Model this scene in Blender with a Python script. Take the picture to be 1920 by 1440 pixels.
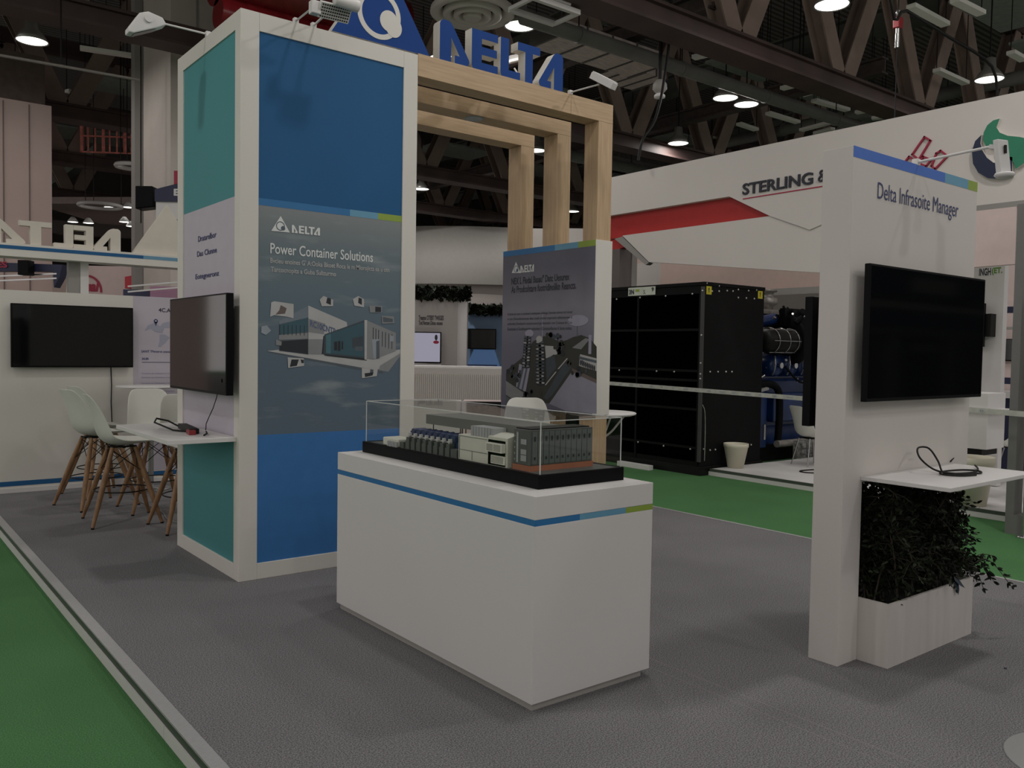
import bpy, bmesh, math, random
from mathutils import Vector, Matrix
random.seed(7)
PI = math.pi
SC = bpy.context.scene
for o in list(bpy.data.objects): bpy.data.objects.remove(o)
# ---------------------------------------------------------------- camera, world, exposure
cd = bpy.data.cameras.new('camera'); cam = bpy.data.objects.new('camera', cd)
SC.collection.objects.link(cam); SC.camera = cam
YAW, PITCH, ROLL, FPX = math.radians(51.74060), math.radians(-2.25501), math.radians(0.94315), 1598.425
cf = Vector((math.cos(PITCH)*math.cos(YAW), math.cos(PITCH)*math.sin(YAW), math.sin(PITCH)))
cr = Vector((math.sin(YAW), -math.cos(YAW), 0)); cu = cr.cross(cf)
c_, s_ = math.cos(ROLL), math.sin(ROLL)
r2 = cr*c_ + cu*s_; u2 = cu*c_ - cr*s_
M3 = Matrix((r2, u2, -cf)).transposed()
cam.matrix_world = Matrix.Translation((0, 0, 1.7)) @ M3.to_4x4()
cd.sensor_width = 36; cd.sensor_fit = 'HORIZONTAL'; cd.lens = FPX/1920*36
cd.clip_start = 0.05; cd.clip_end = 300
w = bpy.data.worlds.new('hall_air'); SC.world = w; w.use_nodes = True
w.node_tree.nodes['Background'].inputs[0].default_value = (0.9, 0.85, 0.82, 1)
w.node_tree.nodes['Background'].inputs[1].default_value = 0.84
SC.view_settings.view_transform = 'Standard'; SC.view_settings.look = 'None'
SC.view_settings.exposure = 0.0; SC.view_settings.gamma = 1; SC.view_settings.use_curve_mapping = False
LAMP_POWER = 33.5      # watts of each high-bay lamp
LAMPS_UNSEEN = [(7.4, 1.6, 2.9), (3.6, 3.3, 1.5), (-1.8, 5.8, 2.2), (10.5, 4.5, 1.3), (-7.5, 4.0, 1.2), (-7, 9.5, 1.1), (1.5, -3.0, 1.9), (4.5, -7.5, 2.6), (12.8, 23.0, 9.0), (6.5, -4.0, 2.0), (11.5, .5, 1.2), (-1.5, 9.5, 1.3), (3.6, 10.0, 1.2), (5.6, 6.2, 1.2), (16.5, 1.5, 1), (9.2, 14.0, 1), (10, 20.5, 1), (20, 12, 1), (26, 6, 1)]  # unseen lamps: some read off shadows, others added to brighten dim surfaces

# ---------------------------------------------------------------- materials
MATS = {}
def mat(name, col, rough=.5, metal=0, spec=.5, emit=0, var=0, scale=8, bump=0, bscale=200, stretch=None):
    if name in MATS: return MATS[name]
    m = bpy.data.materials.new(name); m.use_nodes = True; nt = m.node_tree
    b = nt.nodes['Principled BSDF']
    b.inputs['Base Color'].default_value = (*col, 1); b.inputs['Roughness'].default_value = rough
    b.inputs['Metallic'].default_value = metal; b.inputs['Specular IOR Level'].default_value = spec
    if emit:
        b.inputs['Emission Color'].default_value = (*col, 1); b.inputs['Emission Strength'].default_value = emit
    tc = nt.nodes.new('ShaderNodeTexCoord')
    if var:
        mp = nt.nodes.new('ShaderNodeMapping'); nt.links.new(tc.outputs['Object'], mp.inputs[0])
        if stretch: mp.inputs['Scale'].default_value = stretch
        n = nt.nodes.new('ShaderNodeTexNoise'); n.inputs['Scale'].default_value = scale; n.inputs['Detail'].default_value = 4
        nt.links.new(mp.outputs[0], n.inputs['Vector'])
        r = nt.nodes.new('ShaderNodeValToRGB')
        r.color_ramp.elements[0].position = .3; r.color_ramp.elements[1].position = .7
        r.color_ramp.elements[0].color = (*[c*(1-var) for c in col], 1)
        r.color_ramp.elements[1].color = (*[min(1, c*(1+var)) for c in col], 1)
        nt.links.new(n.outputs['Fac'], r.inputs[0]); nt.links.new(r.outputs[0], b.inputs['Base Color'])
    if bump:
        n2 = nt.nodes.new('ShaderNodeTexNoise'); n2.inputs['Scale'].default_value = bscale; n2.inputs['Detail'].default_value = 2
        nt.links.new(tc.outputs['Object'], n2.inputs['Vector'])
        bp = nt.nodes.new('ShaderNodeBump'); bp.inputs['Strength'].default_value = bump; bp.inputs['Distance'].default_value = .01
        nt.links.new(n2.outputs['Fac'], bp.inputs['Height']); nt.links.new(bp.outputs[0], b.inputs['Normal'])
    MATS[name] = m
    return m
WHITE = mat('white_laminate', (.70, .675, .625), .45, var=.02, scale=1.5)
WHITE2 = mat('white_board', (.66, .62, .59), .6, var=.02, scale=1)
WHITE3 = mat('white_paint_cool', (.70, .68, .67), .5, var=.015, scale=1)
CREAM = mat('cream_plastic', (.62, .59, .47), .5, var=.03)
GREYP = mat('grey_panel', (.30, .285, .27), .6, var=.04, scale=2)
GREYL = mat('grey_underside', (.36, .35, .33), .6, var=.03)
BLUE = mat('blue_print', (.028, .12, .28), .6, spec=.15, var=.05, scale=1.2)
STRIPE = mat('stripe_blue', (.02, .165, .40), .45, var=.02)
LBLUE = mat('stripe_light_blue', (.13, .34, .50), .45, var=.02)
LIME = mat('stripe_lime', (.27, .38, .05), .45, var=.02)
TEAL = mat('teal_print', (.085, .29, .31), .6, spec=.15, var=.03, scale=1)
LILAC = mat('lilac_print', (.52, .48, .55), .55, var=.02)
SIGNB = mat('sign_blue', (.018, .064, .26), .6, spec=.12, var=.03)
STRB = mat('stripe_royal_blue', (.05, .16, .58), .45, var=.02)
INK = mat('dark_ink', (.03, .032, .045), .6, var=.02)
INKB = mat('navy_ink', (.045, .055, .16), .6, var=.02)
NAVY = mat('navy_board', (.02, .024, .07), .5, var=.05)
BLACKP = mat('black_plastic', (.004, .004, .005), .45, spec=.1, var=.1)
SCREEN = mat('screen_glass', (.004, .0045, .005), .06, spec=.55, var=.1)
BLACKM = mat('black_matt', (.006, .006, .006), .5, spec=.25, var=.1)
GENB = mat('genset_black', (.007, .007, .0074), .6, spec=.12, var=.12, scale=3)
GENG = mat('radiator_black', (.0008, .0008, .001), .8, spec=.0, var=.2, scale=20, stretch=(1, 1, 14))
METAL = mat('brushed_aluminium', (.46, .455, .46), .4, .25, var=.1, scale=30, stretch=(1, 9, 1))
STEEL = mat('steel', (.5, .5, .5), .25, .9, var=.05)
TRIMG = mat('trim_grey_green', (.06, .078, .06), .5, var=.05)
RED = mat('red_board', (.42, .02, .018), .5, var=.05)
REDD = mat('red_ink', (.38, .02, .06), .5, var=.05)
DKRED = mat('dark_red_gloss', (.11, .006, .008), .25, var=.2)
TRUSS = mat('truss_paint', (.060, .040, .034), .6, var=.25, scale=1.5)
WEBM = mat('web_paint', (.27, .20, .165), .6, var=.2, scale=1.5)
CHORD = mat('chord_dark', (.062, .037, .033), .6, var=.3, scale=1.2)
BEAMG = mat('beam_grey', (.12, .125, .11), .6, var=.2, scale=1)
PIPE = mat('pipe_grey', (.17, .17, .16), .45, var=.15, scale=2)
DUCT = mat('duct_silver', (.55, .48, .44), .5, .2, var=.25, scale=5, stretch=(1, 6, 1))
DARK = mat('hall_dark', (.04, .032, .029), .8, var=.4, scale=.4)
CONC = mat('column_concrete', (.60, .545, .50), .7, var=.07, scale=1.2, bump=.2, bscale=30)
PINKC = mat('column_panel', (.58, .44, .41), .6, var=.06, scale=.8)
ENGB = mat('engine_blue', (.008, .03, .12), .3, var=.3, scale=4)
ENGG = mat('engine_grey', (.30, .28, .26), .4, .3, var=.3, scale=8)
SHELL = mat('shell_white', (.66, .665, .61), .4, var=.02)
DOWEL = mat('dowel_wood', (.25, .135, .062), .5, var=.3, scale=9, stretch=(3, 3, .6))
LEAFM = mat('leaf_green', (.006, .010, .004), .6, spec=.2, var=.6, scale=30)
LEAFL = mat('leaf_lighter', (.018, .028, .009), .55, var=.5, scale=30)
BARK = mat('branch_bark', (.05, .04, .028), .8, var=.3)
SOIL = mat('soil', (.008, .007, .006), .9, var=.4, scale=40)
GOLDY = mat('sticker_yellow', (.6, .52, .03), .5, var=.1)
STICK = mat('sticker_white', (.55, .58, .5), .5, var=.1)
REDP = mat('red_plug', (.25, .015, .02), .4, var=.1)
PINKB = mat('pink_board', (.64, .49, .44), .6, var=.03)
PINKW = mat('pale_pink_board', (.70, .56, .54), .6, var=.03)  # lighter pink than the other pink board
ORANGE = mat('model_orange', (.36, .13, .07), .5, var=.1)
MGREY = mat('model_grey', (.085, .09, .088), .5, var=.1)
MLGREY = mat('model_light_grey', (.35, .36, .37), .5, var=.1)
MWHITE = mat('model_white', (.60, .60, .52), .5, var=.04)
MBLUE = mat('model_blue', (.022, .04, .11), .5, var=.2)
GREENB = mat('green_board', (.10, .27, .02), .5, var=.05)
SWG = mat('emblem_green', (.02, .22, .12), .4, var=.05)
SWN = mat('emblem_navy', (.008, .018, .055), .4, var=.05)
PRINTW = mat('print_white', (.72, .74, .74), .6, var=.02)
PG = {k: mat('print_'+k, v, .6, var=.08, scale=6) for k, v in dict(
    dark=(.018, .022, .028), mid=(.09, .11, .13), grey=(.24, .25, .26), pale=(.45, .45, .45), glass=(.04, .10, .13),
    roof=(.16, .20, .24), slate=(.05, .065, .08), green=(.035, .037, .03), water=(.27, .27, .33), brown=(.13, .10, .09),
    lilac=(.34, .33, .42), cloud=(.30, .34, .38), blue=(.09, .12, .22), sky2=(.085, .12, .15), skyhaze=(.15, .19, .21)).items()}
def emis(name, col, s):
    m = bpy.data.materials.new(name); m.use_nodes = True
    b = m.node_tree.nodes['Principled BSDF']; b.inputs['Base Color'].default_value = (0.02, .02, .02, 1)
    b.inputs['Emission Color'].default_value = (*col, 1); b.inputs['Emission Strength'].default_value = s
    MATS[name] = m; return m
LENS = emis('lamp_lens', (1, .99, .9), 3.0)
LIT = emis('lit_screen', (.62, .60, .75), .42)
BLUELIT = emis('lit_blue_wall', (.12, .24, .48), .30)
CANLIT = emis('lit_downlight', (1, .95, .85), 1.2)

def wood_mat():
    m = bpy.data.materials.new('oak_veneer'); m.use_nodes = True; nt = m.node_tree; b = nt.nodes['Principled BSDF']
    tc = nt.nodes.new('ShaderNodeTexCoord'); mp = nt.nodes.new('ShaderNodeMapping'); nt.links.new(tc.outputs['Object'], mp.inputs[0])
    mp.inputs['Scale'].default_value = (22, 22, 1.2)
    n = nt.nodes.new('ShaderNodeTexNoise'); n.inputs['Scale'].default_value = 2.2; n.inputs['Detail'].default_value = 5
    nt.links.new(mp.outputs[0], n.inputs['Vector'])
    r = nt.nodes.new('ShaderNodeValToRGB'); r.color_ramp.elements[0].position = .3; r.color_ramp.elements[1].position = .72
    r.color_ramp.elements[0].color = (.44, .30, .175, 1); r.color_ramp.elements[1].color = (.57, .41, .25, 1)
    nt.links.new(n.outputs['Fac'], r.inputs[0]); nt.links.new(r.outputs[0], b.inputs['Base Color']); b.inputs['Roughness'].default_value = .5
    return m, mp
WOOD, _ = wood_mat()
WOODH, mph = wood_mat(); mph.inputs['Scale'].default_value = (1.2, 22, 22); WOODH.name = 'oak_veneer_horizontal'

def carpet(name, c1, c2, big):
    m = bpy.data.materials.new(name); m.use_nodes = True; nt = m.node_tree; b = nt.nodes['Principled BSDF']
    b.inputs['Roughness'].default_value = .95; b.inputs['Specular IOR Level'].default_value = .1
    tc = nt.nodes.new('ShaderNodeTexCoord')
    n = nt.nodes.new('ShaderNodeTexNoise'); n.inputs['Scale'].default_value = 150; n.inputs['Detail'].default_value = 3
    nt.links.new(tc.outputs['Object'], n.inputs['Vector'])
    r = nt.nodes.new('ShaderNodeValToRGB'); r.color_ramp.elements[0].position = .38; r.color_ramp.elements[1].position = .62
    r.color_ramp.elements[0].color = (*c1, 1); r.color_ramp.elements[1].color = (*c2, 1)
    nt.links.new(n.outputs['Fac'], r.inputs[0])
    n3 = nt.nodes.new('ShaderNodeTexNoise'); n3.inputs['Scale'].default_value = 1.3; n3.inputs['Detail'].default_value = 3
    nt.links.new(tc.outputs['Object'], n3.inputs['Vector'])
    mr = nt.nodes.new('ShaderNodeMapRange'); mr.inputs['To Min'].default_value = 1-big; mr.inputs['To Max'].default_value = 1+big
    mr.inputs['From Min'].default_value = .3; mr.inputs['From Max'].default_value = .7
    nt.links.new(n3.outputs['Fac'], mr.inputs['Value'])
    mx = nt.nodes.new('ShaderNodeVectorMath'); mx.operation = 'SCALE'
    nt.links.new(r.outputs[0], mx.inputs[0]); nt.links.new(mr.outputs[0], mx.inputs['Scale']); nt.links.new(mx.outputs[0], b.inputs['Base Color'])
    bp = nt.nodes.new('ShaderNodeBump'); bp.inputs['Strength'].default_value = .5; bp.inputs['Distance'].default_value = .004
    nt.links.new(n.outputs['Fac'], bp.inputs['Height']); nt.links.new(bp.outputs[0], b.inputs['Normal'])
    return m
CARPET = carpet('grey_carpet', (.105, .102, .108), (.275, .268, .278), .05)
GREEN = carpet('green_carpet', (.058, .155, .058), (.098, .235, .095), .06)

def glass():
    m = bpy.data.materials.new('clear_acrylic'); m.use_nodes = True; nt = m.node_tree
    for n in list(nt.nodes): nt.nodes.remove(n)
    o = nt.nodes.new('ShaderNodeOutputMaterial'); mx = nt.nodes.new('ShaderNodeMixShader')
    t = nt.nodes.new('ShaderNodeBsdfTransparent'); t.inputs[0].default_value = (.95, .955, .95, 1)
    g = nt.nodes.new('ShaderNodeBsdfGlossy'); g.inputs['Roughness'].default_value = .02
    f = nt.nodes.new('ShaderNodeLayerWeight'); pw = nt.nodes.new('ShaderNodeMath'); pw.operation = 'POWER'; pw.inputs[1].default_value = 4.5
    ml = nt.nodes.new('ShaderNodeMath'); ml.operation = 'MULTIPLY_ADD'; ml.inputs[1].default_value = .75; ml.inputs[2].default_value = .035
    nt.links.new(f.outputs['Facing'], pw.inputs[0]); nt.links.new(pw.outputs[0], ml.inputs[0]); nt.links.new(ml.outputs[0], mx.inputs[0]); nt.links.new(t.outputs[0], mx.inputs[1]); nt.links.new(g.outputs[0], mx.inputs[2])
    nt.links.new(mx.outputs[0], o.inputs[0]); return m
GLASS = glass()
GLEDGE = mat('acrylic_edge', (.62, .64, .62), .2, var=.02)

def sky_print():
    m = bpy.data.materials.new('print_cloudy_sky'); m.use_nodes = True; nt = m.node_tree; b = nt.nodes['Principled BSDF']
    tc = nt.nodes.new('ShaderNodeTexCoord'); sp = nt.nodes.new('ShaderNodeSeparateXYZ'); nt.links.new(tc.outputs['Object'], sp.inputs[0])
    r = nt.nodes.new('ShaderNodeValToRGB'); cr_ = r.color_ramp
    mr = nt.nodes.new('ShaderNodeMapRange'); mr.inputs['From Min'].default_value = 1.06; mr.inputs['From Max'].default_value = 2.75
    nt.links.new(sp.outputs['Z'], mr.inputs['Value']); nt.links.new(mr.outputs[0], r.inputs[0])
    cr_.elements[0].position = 0; cr_.elements[0].color = (.105, .15, .195, 1)
    cr_.elements[1].position = 1; cr_.elements[1].color = (.24, .265, .27, 1)
    e = cr_.elements.new(.3); e.color = (.10, .145, .19, 1); e = cr_.elements.new(.6); e.color = (.115, .165, .205, 1); e = cr_.elements.new(.8); e.color = (.14, .185, .21, 1)
    mp = nt.nodes.new('ShaderNodeMapping'); mp.inputs['Scale'].default_value = (1.2, 1.2, 5); nt.links.new(tc.outputs['Object'], mp.inputs[0])
    n = nt.nodes.new('ShaderNodeTexNoise'); n.inputs['Scale'].default_value = 1.8; n.inputs['Detail'].default_value = 5; nt.links.new(mp.outputs[0], n.inputs['Vector'])
    r2_ = nt.nodes.new('ShaderNodeValToRGB'); r2_.color_ramp.elements[0].position = .55; r2_.color_ramp.elements[1].position = .8
    nt.links.new(n.outputs['Fac'], r2_.inputs[0])
    mx = nt.nodes.new('ShaderNodeMix'); mx.data_type = 'RGBA'; nt.links.new(r2_.outputs[0], mx.inputs[0])
    nt.links.new(r.outputs[0], mx.inputs[6]); mx.inputs[7].default_value = (.26, .30, .32, 1)
    nt.links.new(mx.outputs[2], b.inputs['Base Color']); b.inputs['Roughness'].default_value = .55
    return m
SKYP = sky_print()
def lilac_print():
    m = bpy.data.materials.new('print_lilac_haze'); m.use_nodes = True; nt = m.node_tree; b = nt.nodes['Principled BSDF']
    tc = nt.nodes.new('ShaderNodeTexCoord'); sp = nt.nodes.new('ShaderNodeSeparateXYZ'); nt.links.new(tc.outputs['Object'], sp.inputs[0])
    mr = nt.nodes.new('ShaderNodeMapRange'); mr.inputs['From Min'].default_value = 1.1; mr.inputs['From Max'].default_value = 2.78
    nt.links.new(sp.outputs['Z'], mr.inputs['Value'])
    n = nt.nodes.new('ShaderNodeTexNoise'); n.inputs['Scale'].default_value = 1.5; nt.links.new(tc.outputs['Object'], n.inputs['Vector'])
    ad = nt.nodes.new('ShaderNodeMath'); ad.operation = 'MULTIPLY_ADD'; ad.inputs[1].default_value = .25; nt.links.new(n.outputs['Fac'], ad.inputs[0]); nt.links.new(mr.outputs[0], ad.inputs[2])
    r = nt.nodes.new('ShaderNodeValToRGB'); r.color_ramp.elements[0].color = (.12, .12, .17, 1); r.color_ramp.elements[1].color = (.13, .13, .17, 1)
    e = r.color_ramp.elements.new(.5); e.color = (.17, .165, .22, 1); e = r.color_ramp.elements.new(.75); e.color = (.24, .23, .28, 1)
    nt.links.new(ad.outputs[0], r.inputs[0]); nt.links.new(r.outputs[0], b.inputs['Base Color']); b.inputs['Roughness'].default_value = .55
    return m
LILP = lilac_print()
def ribbed():
    m = bpy.data.materials.new('ribbed_roof_deck'); m.use_nodes = True; nt = m.node_tree; b = nt.nodes['Principled BSDF']
    tc = nt.nodes.new('ShaderNodeTexCoord'); wv = nt.nodes.new('ShaderNodeTexWave'); wv.inputs['Scale'].default_value = 1.4
    wv.bands_direction = 'Y'; nt.links.new(tc.outputs['Object'], wv.inputs['Vector'])
    r = nt.nodes.new('ShaderNodeValToRGB'); r.color_ramp.elements[0].color = (.09, .08, .073, 1); r.color_ramp.elements[1].color = (.30, .27, .25, 1)
    nt.links.new(wv.outputs['Fac'], r.inputs[0]); nt.links.new(r.outputs[0], b.inputs['Base Color']); b.inputs['Roughness'].default_value = .8
    return m
DECK = ribbed()

# ---------------------------------------------------------------- building helpers
COL = SC.collection
LOC = {}
class MB:
    def __init__(s): s.v = []; s.f = []; s.m = []; s.sm = []
    def add(s, vs, fs, m=0, smooth=False):
        k = len(s.v); s.v += [Vector(p) for p in vs]
        for f in fs: s.f.append([i+k for i in f]); s.m.append(m); s.sm.append(smooth)
        return s
    def box(s, x0, x1, y0, y1, z0, z1, m=0):
        return s.add([(x, y, z) for z in (z0, z1) for y in (y0, y1) for x in (x0, x1)],
                     [(0, 2, 3, 1), (4, 5, 7, 6), (0, 1, 5, 4), (2, 6, 7, 3), (0, 4, 6, 2), (1, 3, 7, 5)], m)
    def obox(s, c, ax, ay, az, m=0):       # box from a centre and three half-axis vectors
        c, ax, ay, az = map(Vector, (c, ax, ay, az))
        return s.add([c+ax*i+ay*j+az*k for k in (-1, 1) for j in (-1, 1) for i in (-1, 1)],
                     [(0, 2, 3, 1), (4, 5, 7, 6), (0, 1, 5, 4), (2, 6, 7, 3), (0, 4, 6, 2), (1, 3, 7, 5)], m)
    def beam(s, a, b, w, h, m=0, up=(0, 0, 1)):
        a, b, up = Vector(a), Vector(b), Vector(up); d = (b-a)/2; n = d.normalized(); sd = n.cross(up).normalized(); u = sd.cross(n)
        return s.obox((a+b)/2, d, sd*w/2, u*h/2, m)
    def ibeam(s, a, b, w, h, m=0, up=(0, 0, 1), t=.03):
        a, b, up = Vector(a), Vector(b), Vector(up); n = (b-a).normalized(); sd = n.cross(up).normalized(); u = sd.cross(n)
        s.beam(a+u*h/2, b+u*h/2, w, t, m, up); s.beam(a-u*h/2, b-u*h/2, w, t, m, up); return s.beam(a, b, t, h, m, up)
    def prism(s, F, pts, d0, d1, mf=0, ms=0):   # polygon in frame F extruded between offsets d0 (back) and d1 (front)
        n = len(pts); vs = [F(u, v, d1) for u, v in pts]+[F(u, v, d0) for u, v in pts]
        k = len(s.v); s.v += vs
        s.f.append([k+i for i in range(n)]); s.m.append(mf); s.sm.append(False)
        s.f.append([k+n+i for i in reversed(range(n))]); s.m.append(ms); s.sm.append(False)
        for i in range(n):
            j = (i+1) % n; s.f.append([k+i, k+n+i, k+n+j, k+j]); s.m.append(ms); s.sm.append(False)
        return s
    def flat(s, F, pts, d, m=0):
        return s.add([F(u, v, d) for u, v in pts], [list(range(len(pts)))], m)
    def rect(s, F, u0, u1, v0, v1, d, m=0): return s.flat(F, [(u0, v0), (u1, v0), (u1, v1), (u0, v1)], d, m)
    def disc(s, F, u, v, r, d, m=0, n=24, rv=None, a0=0, a1=2*PI):
        return s.flat(F, [(u+r*math.cos(a0+(a1-a0)*i/n), v+(rv or r)*math.sin(a0+(a1-a0)*i/n)) for i in range(n)], d, m)
    def ring(s, F, u, v, r0, r1, d, m=0, n=40, a0=0, a1=2*PI, depth=0):
        for i in range(n):
            A, B = a0+(a1-a0)*i/n, a0+(a1-a0)*(i+1)/n
            q = [(u+r1*math.cos(A), v+r1*math.sin(A)), (u+r1*math.cos(B), v+r1*math.sin(B)), (u+r0*math.cos(B), v+r0*math.sin(B)), (u+r0*math.cos(A), v+r0*math.sin(A))]
            if depth: s.prism(F, q, d-depth, d, m, m)
            else: s.flat(F, q, d, m)
        return s
    def tube(s, path, r, n=8, m=0, closed=False):
        P = [Vector(p) for p in path]; R = r if isinstance(r, (list, tuple)) else [r]*len(P); N = len(P); rings = []
        ref = Vector((0, 0, 1))
        for i, p in enumerate(P):
            t = ((P[(i+1) % N]-P[i-1]) if closed else (P[min(i+1, N-1)]-P[max(i-1, 0)]))
            t = t.normalized() if t.length > 1e-9 else Vector((0, 0, 1))
            a = t.cross(ref)
            if a.length < .05: a = t.cross(Vector((1, 0, 0)))
            a.normalize(); b = t.cross(a)
            rings.append([p+(a*math.cos(2*PI*k/n)+b*math.sin(2*PI*k/n))*R[i] for k in range(n)])
        vs = [q for g in rings for q in g]; fs = []
        for i in range(N if closed else N-1):
            j = (i+1) % N
            for k in range(n): fs.append((i*n+k, i*n+(k+1) % n, j*n+(k+1) % n, j*n+k))
        s.add(vs, fs, m, True)
        if not closed: s.add(rings[0], [list(range(n))], m); s.add(rings[-1], [list(reversed(range(n)))], m)
        return s
    def cyl(s, a, b, r0, r1=None, n=16, m=0): return s.tube([a, b], [r0, r0 if r1 is None else r1], n, m)
    def lathe(s, prof, c=(0, 0, 0), n=28, m=0, axis='z'):
        vs = []; c = Vector(c)
        for r, z in prof:
            for k in range(n):
                x, y = r*math.cos(2*PI*k/n), r*math.sin(2*PI*k/n)
                vs.append(c+(Vector((x, y, z)) if axis == 'z' else Vector((z, x, y)) if axis == 'x' else Vector((x, z, y))))
        return s.add(vs, [(i*n+k, i*n+(k+1) % n, (i+1)*n+(k+1) % n, (i+1)*n+k) for i in range(len(prof)-1) for k in range(n)], m, True)
    def build(s, name, mats, parent=None, bevel=0, solid=0, org=None):
        me = bpy.data.meshes.new(name)
        off = Vector(org) if org is not None else (LOC.get(parent, Vector()) if parent else Vector())
        me.from_pydata([tuple(v-off) for v in s.v], [], s.f)
        for m in (mats if isinstance(mats, (list, tuple)) else [mats]): me.materials.append(m)
        for i, p in enumerate(me.polygons): p.material_index = s.m[i]; p.use_smooth = s.sm[i]
        me.validate(); me.update()
        o = bpy.data.objects.new(name, me); COL.objects.link(o)
        if parent: o.parent = parent; LOC[o] = off
        else: o.location = off; LOC[o] = off
        if solid:
            md = o.modifiers.new('thick', 'SOLIDIFY'); md.thickness = solid; md.offset = 0
        if bevel:
            md = o.modifiers.new('edge', 'BEVEL'); md.width = bevel; md.segments = 2; md.limit_method = 'ANGLE'; md.angle_limit = .7
        return o
def tag(o, label, cat=None, group=None, kind=None):
    if label: o['label'] = label
    if cat: o['category'] = cat
    if group: o['group'] = group
    if kind: o['kind'] = kind
    return o
def thing(name, loc, label, cat, group=None):
    o = bpy.data.objects.new(name, None); COL.objects.link(o); o.location = loc; o.empty_display_size = .1
    LOC[o] = Vector(loc); return tag(o, label, cat, group)
def struct(name, mb, m, **k):
    o = mb.build(name, m, **k); o['kind'] = 'structure'; return o
def dup(root, loc, rz, label, group=None):
    def cp(o, par):
        c = o.copy(); COL.objects.link(c); c.parent = par
        for ch in o.children: cp(ch, c)
        return c
    r = cp(root, None); r.location = loc; r.rotation_euler = (0, 0, rz); r['label'] = label
    if group: r['group'] = group
    return r
def FY(y): return lambda u, v, d=0: Vector((u, y-d, v))       # face looking towards -Y: u = X
def FX(x): return lambda u, v, d=0: Vector((x-d, -u, v))      # face looking towards -X: u = -Y
def FZ(z): return lambda u, v, d=0: Vector((u, v, z+d))
def text(s, F, u0, v0, u1, v1, m, parent, d=.003, depth=0, bold=0, name='lettering', shear=0, side=None, label=None):
    c = bpy.data.curves.new('t', 'FONT'); c.body = s; c.size = 1; c.offset = bold; c.shear = shear
    c.resolution_u = 3
    o = bpy.data.objects.new('t', c); COL.objects.link(o)
    dg = bpy.context.evaluated_depsgraph_get(); me = bpy.data.meshes.new_from_object(o.evaluated_get(dg))
    vs = [v.co.copy() for v in me.vertices]; fs = [list(p.vertices) for p in me.polygons]
    bpy.data.objects.remove(o); bpy.data.curves.remove(c); bpy.data.meshes.remove(me)
    xs = [v.x for v in vs]; ys = [v.y for v in vs]; xa, xb, ya, yb = min(xs), max(xs), min(ys), max(ys)
    def P(v, dd): return F(u0+(v.x-xa)/(xb-xa)*(u1-u0), v0+(v.y-ya)/(yb-ya)*(v1-v0), dd)
    b = MB(); b.add([P(v, d+depth) for v in vs], fs, 0)
    if depth:
        from collections import Counter
        cnt = Counter()
        for f in fs:
            for i in range(len(f)): cnt[(f[i], f[(i+1) % len(f)])] += 1
        k = len(b.v); b.v += [P(v, d) for v in vs]
        for (i, j) in cnt:
            if (j, i) not in cnt: b.f.append([i, j, j+k, i+k]); b.m.append(1); b.sm.append(False)
    o = b.build(name, [m, side or m], parent)
    if label: o['label'] = label
    return o

# ---------------------------------------------------------------- the setting: hall floor, platforms, ceiling, far walls
struct('floor', MB().box(-30, 60.4, -30, 60.4, -.4, -.1), GREEN)
struct('floor', MB().box(-13.9, 59.9, 14.6, 59.9, -.0995, -.094), mat('added_far_floor', (.22, .205, .20), .9, var=.08, scale=.6))  # grey far floor added to keep green bounce light off the far booths
struct('wall_back', MB().box(-14, 60, 60, 60.4, -.1, 14), DARK)
struct('wall_right', MB().box(60, 60.4, -14, 60, -.1, 14), DARK)
struct('ceiling', MB().box(-14, 60, -14, 60, 13.0, 13.2), DECK)
# seams of the green carpet roll
p = thing('booth_platform', (1.12, 2, -.1), 'low raised exhibition stand floor covered with grey carpet', 'platform')
MB().box(1.215, 7.03, -4, 14.5, -.099, 0).build('carpet', CARPET, p)
q = [(3.52, 2.415), (3.419, 2.465), (0.597, 4.141)]
for (x, y), w_, m_ in ((q[0], .006, 'seam'), (q[1], .005, 'seam')): MB().box(x-w_/2, x+w_/2, -4, 5.4, .0, .0006).build('carpet_seam', mat('seam_light', (.24, .23, .235), .95), p)
b = MB(); b.box(1.150, 1.213, -4, 14.5, -.006, .004); b.box(7.032, 7.07, -4, 14.5, -.03, .004)
b.build('edge_trim', METAL, p)
b = MB(); b.box(1.148, 1.21, -4, 14.5, -.040, -.0065); b.box(7.033, 7.062, -4, 14.5, -.055, -.031)
b.build('groove', TRIMG, p)
b = MB()
for y0, y1 in ((-4, 3.965), (3.97, 9.5), (9.505, 14.5)):
    b.box(1.140, 1.20, y0, y1, -.099, -.0405)
b.box(7.033, 7.09, -4, 14.5, -.099, -.056)
b.build('skirting', WHITE3, p)

P_ = [(3.884, 1.488), (5, 1.93), (4.147, 1.512)]
cx, cy = P_[0][0]+.30*math.sin(YAW)-.02, P_[0][1]-.30*math.cos(YAW)-.06
tag(MB().lathe([(0, .004), (.31, .004), (.315, .002), (.315, 0)], (cx, cy, .0005), 48).build('floor_disc', mat('disc_pale', (.30, .30, .30), .6), org=(cx, cy, 0)), 'pale grey round disc on the carpet cut off by the lower right corner', 'floor mat')
tag(MB().lathe([(0, .006), (.007, .006), (.008, 0)], (P_[1][0], P_[1][1], .0005), 12).build('dropped_cap', INK, org=(P_[1][0], P_[1][1], 0)), 'tiny black cap lying on the carpet right of the planter', 'cap')
p = thing('white_platform', (10.1, 8, -.1), 'low white glossy stand floor beyond the green aisle', 'platform')
MB().box(10.12, 22, -6, 8.02, -.099, 0).build('deck', WHITE3, p)
MB().box(10.095, 10.118, -6, 8.045, -.04, 0).box(10.118, 22, 8.022, 8.045, -.04, 0).build('edge_strip', TRIMG, p)
MB().box(10.085, 10.118, -6, 8.055, -.099, -.041).box(10.118, 22, 8.022, 8.055, -.099, -.041).build('skirting', WHITE3, p)

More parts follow.
